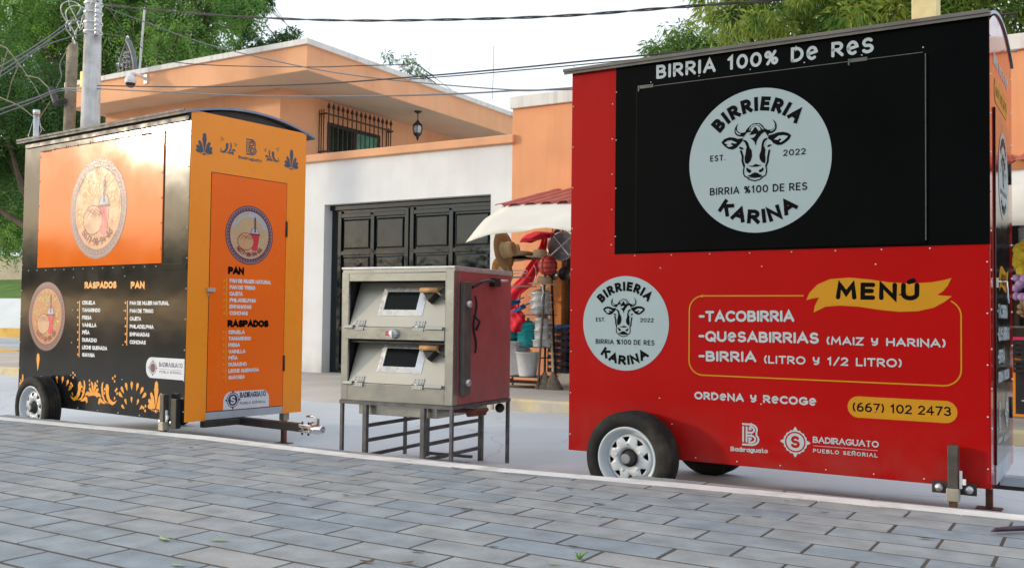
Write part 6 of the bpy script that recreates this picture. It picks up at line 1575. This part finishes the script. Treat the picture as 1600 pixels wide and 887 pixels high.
hedge = [(-45, -11), (-47, -15.5), (-44, -19.5), (-43, -24), (-40, -29), (-37, -34), (-48, -7), (-51, -18)]
for k, (x, y) in enumerate(hedge):
    c = copy_tree(t0); c.location = (x, y, 0); c.rotation_euler = (0, 0, R(47*k)); s_ = .56+.05*(k % 3); c.scale = (s_*1.75, s_*1.75, s_); c['label'] = 'low tree in the far row across the street behind the viewer, ' + ('nearest the sun', 'second from the sun', 'standing forward', 'standing back', 'by the corner', 'at the plaza end', 'near the side street', 'last along the street')[k]; c['group'] = 'far row of trees'

# ------------------------------------------------------------------ small things on the plaza
def fallen(u, v, m, s_, rz, lab, curl=.25):
    p = atZ(u, v, PZ+.006); q = MB(); vs = []
    for i in range(9):
        t = i/8; w = .5*math.sin(math.pi*min(1, t*1.02+.0))**.8*.42; z = curl*s_*(t-.5)**2
        vs += [((t-.5)*s_, -w*s_*.7, z+.10*w*s_), ((t-.5)*s_, 0, z), ((t-.5)*s_, w*s_*.7, z+.10*w*s_)]
    fs = [(3*i+k, 3*i+k+1, 3*i+k+4, 3*i+k+3) for i in range(8) for k in (0, 1)]
    vs = [(a_*1.35, b_*1.35, c_*1.2) for a_, b_, c_ in vs]; q.add(vs, fs, smooth=True); o = q.build('fallen_leaf', MATS[m], fix=False); o.location = p; o.rotation_euler = (0, 0, R(rz))
    sd = o.modifiers.new('t', 'SOLIDIFY'); sd.thickness = .0012
    tag(o, lab, 'leaf', 'fallen leaves on the paving')
FL = [(257, 841, 'pale', .075, -20, 'long pale green leaf on the paving near the bottom left'), (343, 843, 'pale', .06, 30, 'pale green leaf just right of the longest pale leaf'), (279, 882, 'pale', .055, 10, 'pale leaf cut by the bottom edge at left'),
 (120, 772, 'brown', .04, 20, 'curled brown leaf lying across a paver joint at left'), (226, 737, 'brown', .045, 5, 'flat brown leaf alone between blue pavers at left'), (299, 699, 'dark', .04, 0, 'dark leaf near the kerb below the orange trailer drawbar'),
 (298, 751, 'dark', .03, 40, 'dark leaf scrap left of the middle, above a pale paver'), (131, 757, 'brown', .04, 60, 'small twig like brown leaf near the curled one'), (258, 723, 'dark', .03, 10, 'tiny dark green leaf between the grey pavers'),
 (553, 748, 'pale', .045, 15, 'yellow green leaf on a joint below the oven'), (518, 753, 'dark', .03, 0, 'small dark leaf left of the yellow green one'), (541, 773, 'dark', .035, -5, 'flat dark leaf below the yellow green one'),
 (437, 768, 'dark', .03, 5, 'small grey leaf on a pale paver left of the oven'), (729, 795, 'dark', .045, 40, 'curled dark green leaf below the right oven leg'), (475, 779, 'brown', .035, 10, 'brown leaf on a joint in the middle of the paving'),
 (573, 877, 'brown', .05, 5, 'tan leaf folded on a joint at the bottom middle'), (637, 878, 'brown', .04, 60, 'reddish leaf right of the folded tan one at the bottom'), (653, 860, 'dark', .05, 10, 'long dark leaf along a joint near the bottom middle'),
 (712, 731, 'brown', .05, -5, 'dark brown leaf on the kerb under the oven'), (737, 733, 'brown', .04, 10, 'thin brown leaf just right of the dark one on the kerb'), (936, 787, 'dark', .055, 0, 'olive leaf flat on a paver below the red trailer wheel'),
 (939, 806, 'pale', .035, 60, 'small pale curled leaf under the olive one'), (866, 880, 'pale', .045, 10, 'pale leaf near the bottom right of the grass tuft'), (896, 853, 'dark', .03, 0, 'nearly black seed pod on a joint right of the tuft'),
 (1288, 800, 'brown', .035, 10, 'reddish leaf on a paver below the phone number'), (1447, 840, 'dark', .055, 10, 'green brown leaf on a blue paver at the right'), (1184, 807, 'brown', .035, 30, 'brown leaf on a joint below the town logos'),
 (772, 854, 'dark', .03, 20, 'dark scrap on the joint at the right of the bottom middle'), (891, 763, 'dark', .035, 0, 'pair of dark scraps below the red trailer tyre'), (1230, 782, 'brown', .025, 0, 'tiny brown speck of leaf below the kerb at right')]
for u, v, mm, s_, rz, lab in FL: fallen(u, v, 'leaf_fallen_'+mm, s_, rz, lab)
def tuft(u, v, lab, seed, n=9, h=.05):
    p = atZ(u, v, PZ-.003); q = MB(); rnd = random.Random(seed)
    for i in range(n):
        a = rnd.uniform(0, 2*math.pi); l = h*rnd.uniform(.6, 1.3); b = rnd.uniform(.5, 1.3)
        dx, dy = math.cos(a)*l*b, math.sin(a)*l*b*.6
        q.tube([(0, 0, 0), (dx*.5, dy*.5, l*.6), (dx, dy, l*.75)], [.004, .004, .0006], 4)
    o = q.build('grass_tuft', MATS['grass_blade'], fix=False); o.location = p; tag(o, lab, 'grass', 'grass tufts')
tuft(905, 874, 'bright grass tuft growing from a joint below the red trailer wheel', 1, 7, .035)
# dark cable end lying on the paving at the right edge
q = MB(); P_ = [atZ(1549, 829, PZ+.012), atZ(1556, 827, PZ+.022), atZ(1575, 825.5, PZ+.022), atZ(1610, 824, PZ+.02), atZ(1680, 826, PZ+.014)]
q.tube([P_[0], P_[1], P_[2], P_[3], P_[4]], [.003, .009, .011, .011, .011], 8); tag(q.build('rubber_hose', MATS['print_plumdark'], fix=False), 'dark purple hose end lying on the pavers at the right edge', 'hose')
